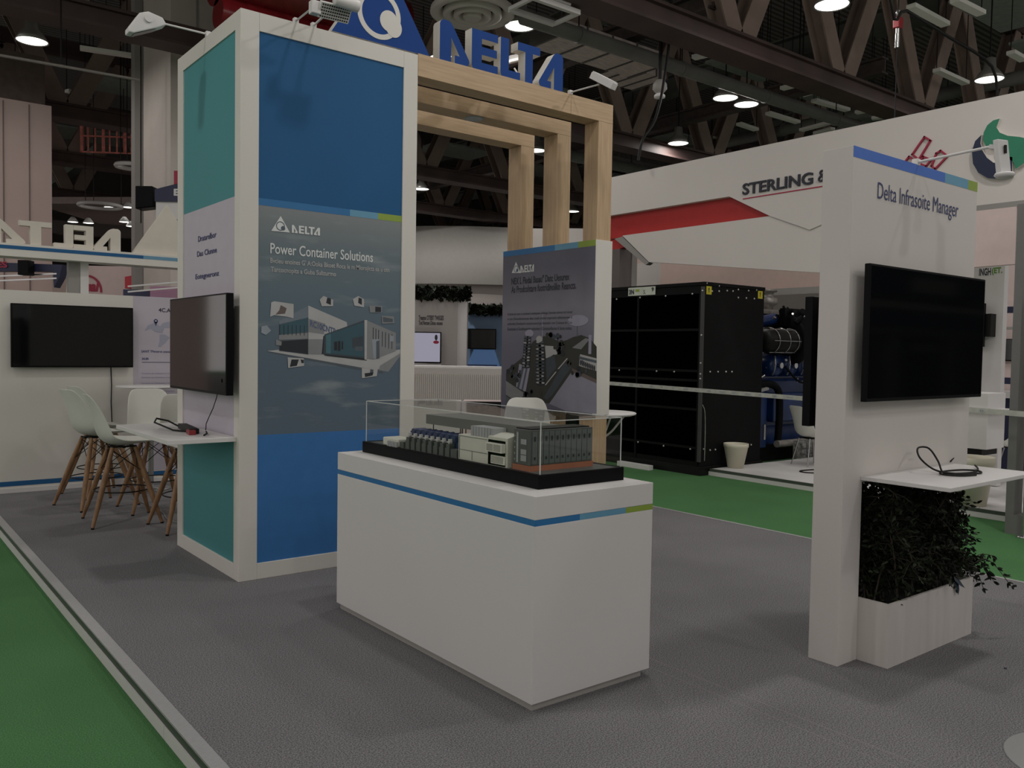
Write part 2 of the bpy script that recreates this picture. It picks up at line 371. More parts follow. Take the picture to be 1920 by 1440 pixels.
# ---------------------------------------------------------------- logo pieces
def d_pts(m): # stylised D as a pointed half triangle; m mirrors it to make the A
    q = [(0, 0), (0, .88), (.03, .95), (.1, 1), (.28, 1), (.36, .97), (.43, .9), (.98, .17), (1, .1), (.97, .03), (.9, 0), (.5, 0), (.5, .2), (.66, .2), (.38, .6), (.38, 0)]
    return [(1-x, y) for x, y in reversed(q)] if m else q
E_P = [(1, 0), (1, .2), (.38, .2), (.38, .4), (.96, .4), (.96, .6), (.38, .6), (.38, .8), (1, .8), (1, 1), (0, 1), (0, .1), (.03, .03), (.1, 0)][::-1]
L_P = [(1, 0), (1, .2), (.42, .2), (.42, 1), (0, 1), (0, .1), (.03, .03), (.1, 0)][::-1]
T_P = [(0, 1), (0, .79), (.33, .79), (.33, 0), (.67, 0), (.67, .79), (1, .79), (1, 1)][::-1]
def logo_letter(mb, F, pts, u0, u1, v0, v1, d0, d1, mf=0, ms=0):
    q = [(u0+x*(u1-u0), v0+y*(v1-v0)) for x, y in pts]
    return mb.prism(F, q, d0, d1, mf, ms) if d1 is not None else mb.flat(F, q, d0, mf)
def small_logo(F, tri, spans, v0, v1, parent, d=.004, m=PRINTW, hole=None):
    b = MB(); b.flat(F, tri, d, 0)
    cx = sum(t[0] for t in tri)/3; cy = sum(t[1] for t in tri)/3; s = abs(tri[1][0]-tri[2][0])
    b.ring(F, cx-.01*s, cy+.02*s, s*.19, s*.235, d+.001, 1, 28); b.disc(F, cx+.13*s, cy-.08*s, s*.115, d+.0015, 1)
    for pts, (a, c) in zip((d_pts(0), E_P, L_P, T_P, d_pts(1)), spans): logo_letter(b, F, pts, a, c, v0, v1, d, None)
    return b.build('logo', [m, hole or PG['sky2']], parent)

# ---------------------------------------------------------------- tall display tower
T = thing('display_tower', (2.233, 5.972, 0), 'tall white framed display tower with blue front graphic and teal side', 'display tower')
X0, X1, Y0, Y1, ZT = 2.233, 3.690, 5.972, 7.392, 4.07
b = MB(); b.box(X0+.014, X1, Y0+.014, Y1, 0, ZT-.001)
b.box(X0, 2.370, Y0, Y0+.0141, 0, ZT); b.box(3.560, X1, Y0, Y0+.0141, 0, ZT); b.box(2.370, 3.560, Y0, Y0+.0141, 3.940, ZT); b.box(2.370, 3.560, Y0, Y0+.0141, 0, .118)
b.box(X0, X0+.0141, Y0+.0141, 6.078, 0, ZT); b.box(X0, X0+.0141, 7.255, Y1, 0, ZT); b.box(X0, X0+.0141, 6.078, 7.255, 3.945, ZT); b.box(X0, X0+.0141, 6.078, 7.255, 0, .115)
b.build('frame', WHITE, T, bevel=.003)
F = FY(5.983)
def pan(name, F, u0, u1, v0, v1, m, par, d=0): return MB().prism(F, [(u0, v0), (u1, v0), (u1, v1), (u0, v1)], d-.004, d, 0, 0).build(name, m, par)
tag(pan('upper_panel', F, 2.3701, 3.5599, 2.765, 3.9399, BLUE, T), 'plain blue upper panel')
tag(pan('lower_panel', F, 2.3701, 3.5599, .1181, 1.055, mat('blue_print_low', (.040, .175, .45), .5, var=.04), T), 'plain blue lower panel')
PP = pan('graphic_panel', F, 2.3701, 3.5599, 1.055, 2.765, SKYP, T); tag(PP, 'cloudy sky print with building illustration')
b = MB(); b.rect(F, 2.37, 3.10, 2.715, 2.765, .001, 0); b.rect(F, 3.10, 3.345, 2.715, 2.765, .001, 1); b.rect(F, 3.345, 3.56, 2.715, 2.765, .001, 2)
b.build('colour_stripe', [STRIPE, LBLUE, LIME], PP)
small_logo(F, [(2.539, 2.653), (2.467, 2.538), (2.61, 2.54)], [(2.625, 2.672), (2.680, 2.722), (2.728, 2.765), (2.758, 2.806), (2.800, 2.850)], 2.54, 2.598, PP)
text('Power Container Solutions', F, 2.462, 2.375, 3.302, 2.452, PRINTW, PP, bold=.01)
text("Bvcieu enoines G' A:Ooka Bkoet Roca le m Miorojicts ea u otn", F, 2.462, 2.295, 3.452, 2.345, PG['pale'], PP, bold=.015)
text('Tarcocnopits a Guba Sulizurmo', F, 2.466, 2.232, 2.985, 2.28, PG['pale'], PP, bold=.015)
b = MB()
def pg(pts, m, d): b.flat(F, pts, d, m)
PM = [PG[k] for k in ('dark', 'mid', 'grey', 'pale', 'glass', 'roof', 'slate', 'blue', 'cloud', 'skyhaze', 'brown')]
(DK, MD, GR, PA, GL, RF, SL, BL, CL, HZ, BR) = range(11)
# ground slab
pg([(2.443, 1.667), (2.687, 1.694), (3.152, 1.643), (3.569, 1.694), (3.579, 1.673), (3.404, 1.53), (3.232, 1.543)], PA, .001)
pg([(2.443, 1.667), (3.232, 1.543), (3.404, 1.526), (3.404, 1.5), (3.204, 1.526), (2.447, 1.659)], MD, .0012)
pg([(3.374, 1.56), (3.579, 1.673), (3.569, 1.651), (3.452, 1.513), (3.365, 1.526)], GR, .0014)
# far building
pg([(2.532, 1.887), (2.761, 2.011), (2.764, 1.643), (2.533, 1.668)], MD, .0016)
pg([(2.532, 1.887), (2.761, 2.011), (2.762, 1.923), (2.532, 1.864)], RF, .0018)
pg([(2.536, 1.86), (2.758, 1.919), (2.758, 1.815), (2.536, 1.789)], GL, .002)
for i in range(7): b.rect(F, 2.535+i*.032, 2.540+i*.032, 1.785, 1.86, .0022, DK)
pg([(2.532, 1.785), (2.758, 1.807), (2.759, 1.763), (2.532, 1.75)], GR, .002)
pg([(2.537, 1.739), (2.759, 1.759), (2.76, 1.647), (2.537, 1.672)], DK, .0022)
pg([(2.761, 2.011), (3.08, 1.898), (3.104, 1.75), (2.893, 1.802), (2.763, 1.807)], PA, .0016)
pg([(2.762, 1.915), (2.901, 1.879), (2.889, 1.802), (2.763, 1.811)], GR, .0018)
pg([(2.763, 1.807), (2.911, 1.799), (2.877, 1.644), (2.764, 1.647)], GR, .002)
pg([(2.763, 1.807), (2.911, 1.799), (2.902, 1.762), (2.763, 1.759)], PA, .0022)
pg([(2.884, 1.786), (2.911, 1.795), (2.903, 1.648), (2.872, 1.648)], DK, .0024)
# container
pg([(2.893, 1.798), (3.237, 1.92), (3.259, 1.61), (2.886, 1.648)], SL, .0028)
pg([(2.906, 1.795), (3.228, 1.902), (3.231, 1.631), (2.907, 1.657)], GL, .003)
pg([(2.906, 1.79), (2.946, 1.804), (2.947, 1.653), (2.907, 1.657)], 11, .0032)
pg([(2.973, 1.743), (3, 1.748), (3.001, 1.678), (2.974, 1.678)], DK, .0034); pg([(3.005, 1.748), (3.027, 1.752), (3.028, 1.674), (3.005, 1.674)], DK, .0034); pg([(3.036, 1.748), (3.05, 1.749), (3.05, 1.687), (3.037, 1.687)], DK, .0034)
pg([(3.127, 1.775), (3.22, 1.794), (3.221, 1.71), (3.128, 1.7)], SL, .0034); pg([(3.155, 1.709), (3.221, 1.714), (3.221, 1.677), (3.156, 1.676)], MD, .0036)
pg([(2.886, 1.648), (3.24, 1.618), (3.259, 1.602), (2.903, 1.636)], DK, .0032)
pg([(3.232, 1.919), (3.256, 1.92), (3.255, 1.606), (3.236, 1.61)], PA, .0036)
pg([(3.256, 1.916), (3.517, 1.826), (3.519, 1.68), (3.316, 1.61), (3.254, 1.618)], GR, .003)
for a in [(3.308, 1.872), (3.332, 1.864), (3.356, 1.856), (3.39, 1.844), (3.419, 1.837), (3.449, 1.829), (3.478, 1.825)]: b.rect(F, a[0], a[0]+.006, a[1]-.13, a[1]-.01, .0034, DK)
pg([(3.3, 1.77), (3.367, 1.772), (3.369, 1.619), (3.316, 1.615)], CL, .0038); pg([(3.338, 1.754), (3.367, 1.763), (3.369, 1.619), (3.34, 1.615)], MD, .004)
pg([(3.463, 1.808), (3.498, 1.796), (3.498, 1.757), (3.464, 1.757)], CL, .0038)
# floating cubes
for q, mm in (([(2.47, 2.021), (2.494, 2.03), (2.643, 2.017), (2.643, 1.911), (2.593, 1.921), (2.495, 1.929), (2.462, 1.916)], PA), ([(2.851, 2.059), (2.882, 2.089), (2.962, 2.064), (2.962, 2.016), (2.869, 2.011)], PA), ([(3.129, 2.077), (3.175, 2.104), (3.226, 2.082), (3.227, 2.019), (3.143, 2.028)], PA), ([(3.273, 2.034), (3.388, 2.035), (3.388, 1.984), (3.279, 1.98)], GR), ([(3.384, 1.958), (3.496, 1.958), (3.501, 1.903), (3.39, 1.895)], GR), ([(2.398, 1.844), (2.438, 1.853), (2.471, 1.815), (2.431, 1.783), (2.395, 1.798)], CL), ([(2.599, 1.622), (2.726, 1.615), (2.73, 1.559), (2.604, 1.543)], PA), ([(3.213, 1.543), (3.355, 1.534), (3.346, 1.479), (3.214, 1.463)], PA), ([(2.508, 1.754), (2.553, 1.735), (2.549, 1.708), (2.508, 1.711)], GR)):
    b.flat(F, q, .0042, mm)
for q, mm in (([(2.543, 2.005), (2.589, 1.983), (2.576, 1.943), (2.503, 1.933), (2.531, 1.965)], BR), ([(2.913, 2.078), (2.944, 2.072), (2.944, 2.023), (2.904, 2.037)], DK), ([(3.179, 2.092), (3.207, 2.085), (3.208, 2.035), (3.175, 2.05)], DK), ([(3.326, 2.028), (3.378, 2.026), (3.379, 1.988), (3.326, 1.986)], DK), ([(3.394, 1.95), (3.486, 1.937), (3.487, 1.911), (3.399, 1.908)], MD), ([(2.629, 1.606), (2.687, 1.606), (2.671, 1.559), (2.616, 1.551)], DK), ([(2.7, 1.607), (2.726, 1.603), (2.726, 1.579), (2.709, 1.579)], DK), ([(3.237, 1.501), (3.317, 1.509), (3.308, 1.484), (3.242, 1.471)], DK), ([(3.288, 1.534), (3.317, 1.53), (3.313, 1.505), (3.284, 1.505)], MD)):
    b.flat(F, q, .0046, mm)
PM.append(mat('print_teal_glass', (.07, .17, .20), .5, var=.1))
b.build('illustration', PM, PP)
text('RC10CNTRC', lambda u, v, d=0: F(u, v-(u-2.775)*.28, d), 2.775, 1.855, 3.02, 1.905, PG['blue'], PP, d=.0026, bold=.03)
# teal side
F = FX(2.244)
tag(pan('side_upper_panel', F, -7.2549, -6.0781, 2.775, 3.9449, TEAL, T), 'plain teal upper side panel')
SP = pan('side_print', F, -7.2549, -6.0781, 1.03, 2.775, LILAC, T); tag(SP, 'pale lilac side print')
tag(pan('side_lower_panel', F, -7.2549, -6.0781, .1151, 1.03, TEAL, T), 'plain teal lower side panel')
q = [(-6.894, 2.518), (-6.479, 2.573), (-6.919, 2.402), (-6.467, 2.456), (-6.957, 2.213), (-6.419, 2.276)]
for k, s in enumerate(('Dratarelbor', 'Das Clunne', 'Eotegneronz')):
    text(s, F, q[2*k][0], q[2*k][1], q[2*k+1][0], q[2*k+1][1]-.01, INKB, SP, bold=.015)

# television on the teal side
def tv(name, F, u0, u1, v0, v1, back, front, label, cat='television', bez=.012, scr=None, mount=None):
    cu_, cv_ = (u0+u1)/2, (v0+v1)/2
    t = thing(name, F(cu_, v0, back), label, cat)
    MB().prism(F, [(u0, v0), (u1, v0), (u1, v1), (u0, v1)], back, front, 0, 0).build('housing', BLACKP, t, bevel=.004)
    b = MB(); b.prism(F, [(u0+bez, v0+bez*1.6), (u1-bez, v0+bez*1.6), (u1-bez, v1-bez), (u0+bez, v1-bez)], front-.002, front+.0015, 0, 0)
    b.build('screen', scr or SCREEN, t)
    if mount is not None:
        MB().prism(F, [(cu_-.2, cv_-.15), (cu_+.2, cv_-.15), (cu_+.2, cv_+.15), (cu_-.2, cv_+.15)], mount, back+.001, 0, 0).build('wall_mount', BLACKM, t)
    return t
F = FX(2.233)
t = tv('television', F, -7.215, -5.915, 1.35, 2.07, .062, .113, 'flat television on the teal side of the tower, above the power strip', mount=-.009)
MB().prism(F, [(-6.01, 1.44), (-5.985, 1.44), (-5.985, 1.465), (-6.01, 1.465)], .111, .1145).build('indicator', STICK, t)
S = thing('tower_shelf', (2.0, 6.7, 1.01), 'white shelf board on the teal side of the tower, holding the power strip', 'shelf')
MB().box(1.752, 2.2325, 6.02, 7.40, 1.012, 1.045).build('board', WHITE3, S, bevel=.003)
P = thing('power_strip', (2.08, 6.45, 1.045), 'black power strip with cables and a red plug on the tower shelf', 'power strip')
MB().obox((2.075, 6.60, 1.066), (.03, .24, 0), (.034, -.004, 0), (0, 0, .02)).build('strip_body', BLACKM, P, bevel=.006)
MB().obox((2.02, 6.36, 1.062), (.01, .065, 0), (.024, -.004, 0), (0, 0, .017)).build('plug', REDP, P, bevel=.004)
b = MB(); b.tube([(2.08, 6.82, 1.06), (2.03, 6.95, 1.10), (1.95, 6.98, 1.12), (1.90, 6.86, 1.10), (1.97, 6.62, 1.056), (2.04, 6.52, 1.052)], .007)
b.tube([(2.13, 6.36, 1.06), (2.1, 6.25, 1.058), (2.06, 6.2, 1.05)], .006)
b.obox((2.05, 6.45, 1.058), (.01, .05, 0), (.018, 0, 0), (0, 0, .012))
b.build('cable', BLACKM, P)
tag(MB().tube([(2.16, 6.20, 1.37), (2.158, 6.22, 1.32), (2.15, 6.27, 1.24), (2.14, 6.33, 1.17), (2.13, 6.36, 1.12), (2.13, 6.37, 1.07)], .0035, 6).build('power_cable', BLACKM), 'thin black cable hanging from the tower television to the shelf', 'cable')

# ---------------------------------------------------------------- counter
C = thing('display_counter', (2.93, 4.02, 0), 'white counter with a blue, light blue and lime stripe under its top', 'counter')
MB().box(2.547, 3.29, 3.04, 5.0, 0, .036).build('plinth', GREYL, C)
MB().box(2.531, 3.335, 3.021, 5.025, .036, .881).build('body', WHITE3, C, bevel=.003)
b = MB(); b.box(2.532, 3.334, 3.022, 5.024, .881, .910, 0)
b.box(2.816, 3.134, 3.0215, 3.1, .8812, .9098, 1); b.box(3.134, 3.3345, 3.0215, 3.1, .8812, .9098, 2); b.box(3.30, 3.3345, 3.09, 5.02, .8812, .9098, 2)
b.build('colour_stripe', [STRIPE, LBLUE, LIME], C)
MB().box(2.531, 3.335, 3.021, 5.025, .910, 1.022).build('top', WHITE3, C, bevel=.003)

# ---------------------------------------------------------------- model in its acrylic case
K = thing('model_case', (2.965, 4.06, 1.022), 'clear acrylic case on a black base holding a scale model, on the counter', 'display case')
b = MB(); b.box(2.672, 3.262, 3.165, 4.955, 1.0225, 1.088); b.box(2.672, 2.70, 3.165, 4.955, 1.088, 1.092); b.box(3.235, 3.262, 3.165, 4.955, 1.088, 1.092)
b.box(2.70, 3.235, 3.165, 3.19, 1.088, 1.092); b.box(2.70, 3.235, 4.93, 4.955, 1.088, 1.092)
b.build('base', BLACKP, K, bevel=.002)
gx0, gx1, gy0, gy1, gz0, gz1 = 2.692, 3.250, 3.180, 4.940, 1.0925, 1.355
b = MB()
b.add([(gx0, gy0, gz0), (gx0, gy1, gz0), (gx0, gy1, gz1), (gx0, gy0, gz1)], [(0, 1, 2, 3)]); b.add([(gx1, gy0, gz0), (gx1, gy1, gz0), (gx1, gy1, gz1), (gx1, gy0, gz1)], [(0, 3, 2, 1)])
b.add([(gx0, gy0, gz0), (gx1, gy0, gz0), (gx1, gy0, gz1), (gx0, gy0, gz1)], [(0, 1, 2, 3)]); b.add([(gx0, gy1, gz0), (gx1, gy1, gz0), (gx1, gy1, gz1), (gx0, gy1, gz1)], [(0, 3, 2, 1)])
b.add([(gx0, gy0, gz1), (gx1, gy0, gz1), (gx1, gy1, gz1), (gx0, gy1, gz1)], [(0, 1, 2, 3)])
b.build('acrylic_cover', GLASS, K)
b = MB(); e = .0022
for x in (gx0, gx1):
    for y in (gy0, gy1): b.box(x-e, x+e, y-e, y+e, gz0, gz1)
    b.box(x-e, x+e, gy0, gy1, gz1-e, gz1+e)
for y in (gy0, gy1): b.box(gx0, gx1, y-e, y+e, gz1-e, gz1+e)
b.build('cover_edge', GLEDGE, K)
MM = thing('scale_model', (2.96, 4.0, 1.0885), 'scale model of grey racks, white power units and blue generators inside the acrylic case', 'scale model')
zb = 1.0885
MB().box(2.765, 3.29, 3.25, 4.97, zb, zb+.004).build('ground_plate', MGREY, MM)
z0 = zb+.004
MB().box(2.785, 3.212, 3.355, 3.49, z0+.028, 1.30).build('rack_row', MGREY, MM, bevel=.002)
MB().box(2.782, 3.215, 3.35, 3.495, z0, z0+.028).build('rack_base', ORANGE, MM)
F = FY(3.355)
for i in range(11):
    u = 2.795+i*.0376; d = MB(); d.prism(F, [(u, 1.128), (u+.034, 1.128), (u+.034, 1.292), (u, 1.292)], 0, .004, 0, 0)
    o = d.build('rack_door', mat('model_door', (.11, .125, .12), .4, var=.1), MM)
    q = MB(); q.rect(F, u+.009, u+.022, 1.243, 1.268, .005); q.rect(F, u+.009, u+.022, 1.15, 1.165, .005); q.build('vent', PG['dark'], o)
F = FX(2.785)
b = MB(); b.rect(F, -3.465, -3.45, 1.13, 1.285, .002, 0)
b.rect(F, -3.43, -3.385, 1.225, 1.252, .002, 0); b.rect(F, -3.43, -3.385, 1.14, 1.17, .002, 0); b.rect(F, -3.43, -3.385, 1.174, 1.20, .002, 0)
for k in range(5): b.rect(F, -3.482, -3.476, 1.14+k*.03, 1.15+k*.03, .002, 0)
b.build('rack_label', MLGREY, MM)
MB().box(2.80, 3.20, 3.37, 3.49, 1.3005, 1.306).build('rack_lid', BLACKM, MM)
# white power unit
MB().box(2.765, 3.0, 3.53, 3.96, z0, 1.232).build('power_unit', MWHITE, MM, bevel=.003)
F = FX(2.765)
b = MB()
for a in ((-3.95, -3.945, 1.10, 1.225), (-3.95, -3.69, 1.147, 1.150), (-3.83, -3.826, 1.10, 1.147), (-3.95, -3.69, 1.222, 1.225)): b.rect(F, a[0], a[1], a[2], a[3], .0012)
b.build('door_line', MGREY, MM)
b = MB(); b.prism(FY(3.515), [(2.765, z0), (3.0, z0), (3.0, 1.262), (2.83, 1.262), (2.765, 1.245)], -.17, 0, 0, 0)
b.prism(F, [(-3.67, 1.168), (-3.53, 1.168), (-3.53, 1.215), (-3.67, 1.215)], 0, .028); b.prism(F, [(-3.65, 1.105), (-3.53, 1.105), (-3.53, 1.150), (-3.65, 1.150)], 0, .008)
b.build('cooling_unit', MWHITE, MM, bevel=.002)
b = MB(); b.rect(F, -3.66, -3.605, 1.173, 1.210, .0287); b.rect(F, -3.60, -3.54, 1.173, 1.210, .0287); b.rect(F, -3.645, -3.54, 1.11, 1.145, .0087)
b.build('grille', mat('model_grille', (.32, .32, .27), .6, var=.1), MM)
b = MB()
for i in range(8): b.box(2.78, 2.868, 3.66+i*.026, 3.682+i*.026, 1.2322, 1.285)
b.build('roof_units', MLGREY, MM)
MB().box(2.87, 3.12, 3.50, 4.46, 1.247, 1.303).build('roof_slab', mat('model_slab', (.14, .145, .13), .5, var=.05), MM)
b = MB()
for y in (4.40, 4.06): b.cyl((2.885, y, z0), (2.885, y, 1.247), .003, n=6)
b.cyl((3.10, 4.40, z0), (3.10, 4.40, 1.247), .003, n=6)
b.build('support_post', BLACKM, MM)
for i in range(8):
    y = 4.05+i*.062
    g = MB(); g.box(2.765, 2.80, y, y+.032, z0, 1.165); g.box(2.77, 2.80, y+.032, y+.05, z0, 1.14); g.build('generator_base', MGREY, MM)
    g = MB(); g.box(2.772, 2.79, y+.008, y+.022, 1.165, 1.192, 0); g.box(2.766, 2.786, y+.0, y+.03, 1.172, 1.179, 0); g.build('generator_valve', mat('model_valve', (.5, .5, .48), .4), MM)
    g = MB(); g.box(2.803, 2.90, y-.002, y+.045, z0, 1.200); g.tube([(2.805, y+.02, 1.198), (2.895, y+.02, 1.198)], .019, 8); g.build('generator_block', MBLUE, MM)
b = MB(); b.box(2.765, 2.80, 3.975, 4.035, z0, 1.14); b.box(2.765, 2.80, 4.545, 4.59, z0, 1.13); b.build('control_box', MGREY, MM)
b = MB(); b.box(2.805, 2.90, 3.97, 4.04, z0, 1.17); b.build('tank', MBLUE, MM)
MB().box(2.76, 2.88, 4.60, 4.79, z0, 1.142).build('small_building', MWHITE, MM, bevel=.006)
b = MB()
for k in range(6): b.box(2.745, 2.758, 4.60+k*.02, 4.612+k*.02, z0, 1.125)
b.build('fence', MLGREY, MM)

MM.location.x -= .07; MM.location.y -= .07

# ---------------------------------------------------------------- three oak portal frames with the blue lettering on the front one
lab = ['oak portal frame nearest the camera, carrying the blue lettering', 'middle oak portal frame with a round downlight under its beam', 'rearmost oak portal frame behind the other two']
for i, (ya, yb, xo, zt, zu) in enumerate(((5.972, 6.165, 5.900, 4.083, 3.903), (6.565, 6.775, 5.892, 4.035, 3.893), (7.150, 7.365, 5.893, 4.012, 3.878))):
    o = thing('oak_portal', (xo, ya, 0), lab[i], 'portal frame', 'oak portal frames joined to the tower')
    if i == 0:
        MB().box(3.692, 5.352, ya, yb, zu, zt).box(5.355, xo, ya, yb, zu, zt).build('beam', WOODH, o, bevel=.002)
    else: MB().box(3.692, xo, ya, yb, zu, zt).build('beam', WOODH, o, bevel=.002)
    MB().box(5.712, xo, ya, yb, 0, zu-.001).build('post', WOOD, o, bevel=.002)
    if i == 1:
        MB().lathe([(.0, zu-.006), (.075, zu-.006), (.088, zu-.008), (.093, zu-.001)], (4.75, (ya+yb)/2, 0)).build('downlight', mat('downlight_grey', (.33, .38, .40), .3), o)
# lettering
F = FY(6.015)
q = [(2.936, 4.065), (3.81, 4.069), (3.558, 4.474), (3.338, 4.305), (3.424, 4.273), (3.468, 4.234)]
u0, u1 = q[0][0], q[1][0]; uc = (u0+u1)/2; za = 4.072+(u1-uc)*(q[2][1]-4.072)/(u1-q[2][0])
o = thing('logo_emblem', (uc, 6.0, 4.083), 'big blue triangle emblem with white ring standing on the tower and oak beam', 'sign')
b = MB(); b.prism(F, [(u0, 4.084), (u1, 4.084), (uc, za)], -.07, .03, 0, 1); b.build('triangle', [SIGNB, WHITE], o)
b = MB(); b.ring(F, q[3][0], q[3][1], .152, .192, .034, 0, 48, depth=.004)
for k, (cx, cy) in enumerate(q[4:]): b.prism(F, [(cx+(.080, .072)[k]*math.cos(a*PI/18), cy+(.082, .078)[k]*math.sin(a*PI/18)) for a in range(36)], .03, .0355+k*.0005)
b.build('ring_mark', WHITE, o)
spans = [(3.904, 4.059), (4.205, 4.054), (4.227, 4.059), (4.505, 4.059), (4.534, 4.06), (4.754, 4.059), (4.724, 4.062), (4.982, 4.058), (4.97, 4.065), (5.258, 4.075)]
for k, pts in enumerate((d_pts(0), E_P, L_P, T_P, d_pts(1))):
    u0, u1 = spans[2*k][0], spans[2*k+1][0]
    q = [(u0+x*(u1-u0), 4.084+y*.335) for x, y in pts]
    b = MB(); b.prism(F, q, -.07, .03, 0, 1)
    l = b.build('sign_letter', [SIGNB, WHITE], None, org=(u0, 6.0, 4.084)); ch = 'DELTA'[k]
    tag(l, 'blue block letter %s with white edges standing on the front oak beam' % ch, 'sign letter', 'blue letters on the front oak beam')

# ---------------------------------------------------------------- grey poster box round the oak posts
o = thing('poster_panel', (5.70, 6.7, 0), 'boxed poster panel with grey city print wrapped round the oak posts', 'poster panel')
b = MB(); b.box(5.690, 5.7105, 5.955, 7.405, 1.085, 2.775); b.box(5.7105, 5.912, 5.955, 5.9705, 1.085, 2.775); b.box(5.7105, 5.912, 7.368, 7.405, 1.085, 2.775); b.box(5.9015, 5.912, 5.9705, 7.368, 1.085, 2.775)
b.build('box', WHITE, o, bevel=.002)
F = FX(5.690)
PP = MB().rect(F, -7.404, -5.956, 1.086, 2.774, .001).build('print', LILP, o)
b = MB(); b.rect(F, -7.404, -6.55, 2.715, 2.774, .002, 0); b.rect(F, -6.55, -6.2, 2.715, 2.774, .002, 1); b.rect(F, -6.2, -5.956, 2.715, 2.774, .002, 2)
b.build('colour_stripe', [STRIPE, LBLUE, LIME], PP)
small_logo(F, [(-7.176, 2.647), (-7.247, 2.532), (-7.091, 2.522)], [(-7.1, -7.037), (-7.033, -6.988), (-6.984, -6.948), (-6.957, -6.913), (-6.918, -6.874)], 2.525, 2.60, PP, hole=PG['blue'])
for s, q in (('NEX L Fludal Basau" Datc Uesurex', [(-7.253, 2.406), (-6.321, 2.439)]), ('As Prodcohtare fuotridinolikn Reancts.', [(-7.251, 2.315), (-6.218, 2.354)])):
    text(s, F, q[0][0], q[0][1], q[1][0], q[0][1]+.075, INK, PP, bold=.02)
for i, s in enumerate(('Dretzes aot qoe zs anudotad tasdntaneca edttingo Sosnttas actwoe snt seoed', 'ts qos Ohztodeosstunoa daes soadt oostad ongoctasd sslbstoecoee al', 'aetfosdat Dosdoerin osstsotesaod ga deatstalo toe Costaos sn Too', 'Gooatoase st Gostdsooaodes esdoottez A DostassatBasoez A Soots oodsss.')):
    text(s, F, -7.31, 2.07-i*.052, -6.27, 2.105-i*.052, PG['slate'], PP, bold=.01)
b = MB(); PM = [PG[k] for k in ('dark', 'mid', 'grey', 'pale', 'green', 'water', 'brown', 'lilac', 'slate')]
(DK, MD, GR, PA, GN, WA, BR, LI, SL) = range(9)
rp = random.Random(3)
b.flat(F, [(-7.321, 1.45), (-7.267, 1.509), (-7.058, 1.617), (-6.867, 1.799), (-6.697, 1.854), (-6.571, 1.832), (-6.447, 1.794), (-6.351, 1.81), (-6.25, 1.842), (-6.134, 1.862), (-6.013, 1.831), (-5.914, 1.749), (-5.897, 1.147), (-6.349, 1.16), (-6.938, 1.17), (-7.311, 1.073)], .002, GN)
b.flat(F, [(-6.256, 1.504), (-5.904, 1.402), (-5.895, 1.106), (-6.347, 1.107), (-6.594, 1.162)], .0025, WA)
b.flat(F, [(-6.257, 1.536), (-5.905, 1.433), (-5.904, 1.397), (-6.255, 1.494)], .003, BR)
b.flat(F, [(-6.338, 1.63), (-6.265, 1.546), (-6.554, 1.246), (-6.637, 1.198), (-6.679, 1.223)], .003, SL)
b.flat(F, [(-7.319, 1.369), (-6.985, 1.246), (-7.109, 1.143), (-7.315, 1.218)], .003, GR)
b.flat(F, [(-7.315, 1.206), (-7.118, 1.136), (-7.153, 1.094), (-7.312, 1.09)], .0032, MD)
b.flat(F, [(-6.677, 1.755), (-6.429, 1.746), (-6.484, 1.67), (-6.657, 1.624)], .003, PA)
b.flat(F, [(-6.656, 1.613), (-6.525, 1.67), (-6.496, 1.53), (-6.634, 1.406)], .003, SL)
b.flat(F, [(-6.262, 1.736), (-6.073, 1.831), (-6.012, 1.821), (-6.13, 1.722)], .003, GR)
b.flat(F, [(-6.144, 1.675), (-5.911, 1.637), (-5.907, 1.515), (-6.156, 1.56)], .003, PA)
b.flat(F, [(-6.159, 1.654), (-5.91, 1.617), (-5.91, 1.591), (-6.158, 1.628)], .0035, MD)
b.flat(F, [(-7.092, 1.56), (-6.912, 1.519), (-6.976, 1.263), (-7.141, 1.313)], .0035, LI)
b.flat(F, [(-7.038, 1.549), (-7.002, 1.539), (-7.085, 1.298), (-7.122, 1.308)], .004, MD); b.flat(F, [(-6.975, 1.528), (-6.948, 1.523), (-7.022, 1.278), (-7.049, 1.283)], .004, MD)
for k in range(9):   # windows, arcade of the waterfront building
    q = [(-6.143, 1.612), (-5.923, 1.555)]; u = q[0][0]+(q[1][0]-q[0][0])*k/9; v = q[0][1]+(q[1][1]-q[0][1])*k/9
    b.disc(F, u+.01, v-.02, .011, .0042, DK, 10, rv=.03)
for (ua, va), (ub, vb), n, w0 in (([(-6.957, 1.854), (-6.983, 1.517)][0], [(-6.957, 1.854), (-6.983, 1.517)][1], 11, .055), ([(-6.755, 1.799), (-6.734, 1.347)][0], [(-6.755, 1.799), (-6.734, 1.347)][1], 13, .068)):
    b.flat(F, [(ua-w0, va), (ua+w0, va), (ub+w0*1.15, vb), (ub-w0*1.15, vb)], .0044, DK)
    for k in range(n):
        t_ = (k+.3)/n; u = ua+(ub-ua)*t_; v = va+(vb-va)*t_
        for s_ in (-1, 1): b.disc(F, u+s_*.02, v, w0*rp.uniform(.6, .8), .005+.0001*k, (GR, PA, MD)[rp.randrange(3)], 12, rv=.010)
        b.disc(F, u, v-.016, w0*.85, .0052+.0001*k, DK, 12, rv=.008)
for q, r_ in (((993, 624), .065), ((1012, 634), .055)):
    pass
b.disc(F, *[(-6.931, 1.882)][0], .07, .0046, LI, 20, rv=.04); b.disc(F, *[(-6.764, 1.821)][0], .052, .0068, PA, 20, rv=.035)
b.disc(F, *[(-6.185, 2.004)][0], .15, .003, LI, 24, rv=.055)
q = [(-6.192, 1.983), (-6.188, 1.842)]; b.rect(F, q[0][0]-.004, q[0][0]+.004, q[1][1], q[0][1], .0028, MD)
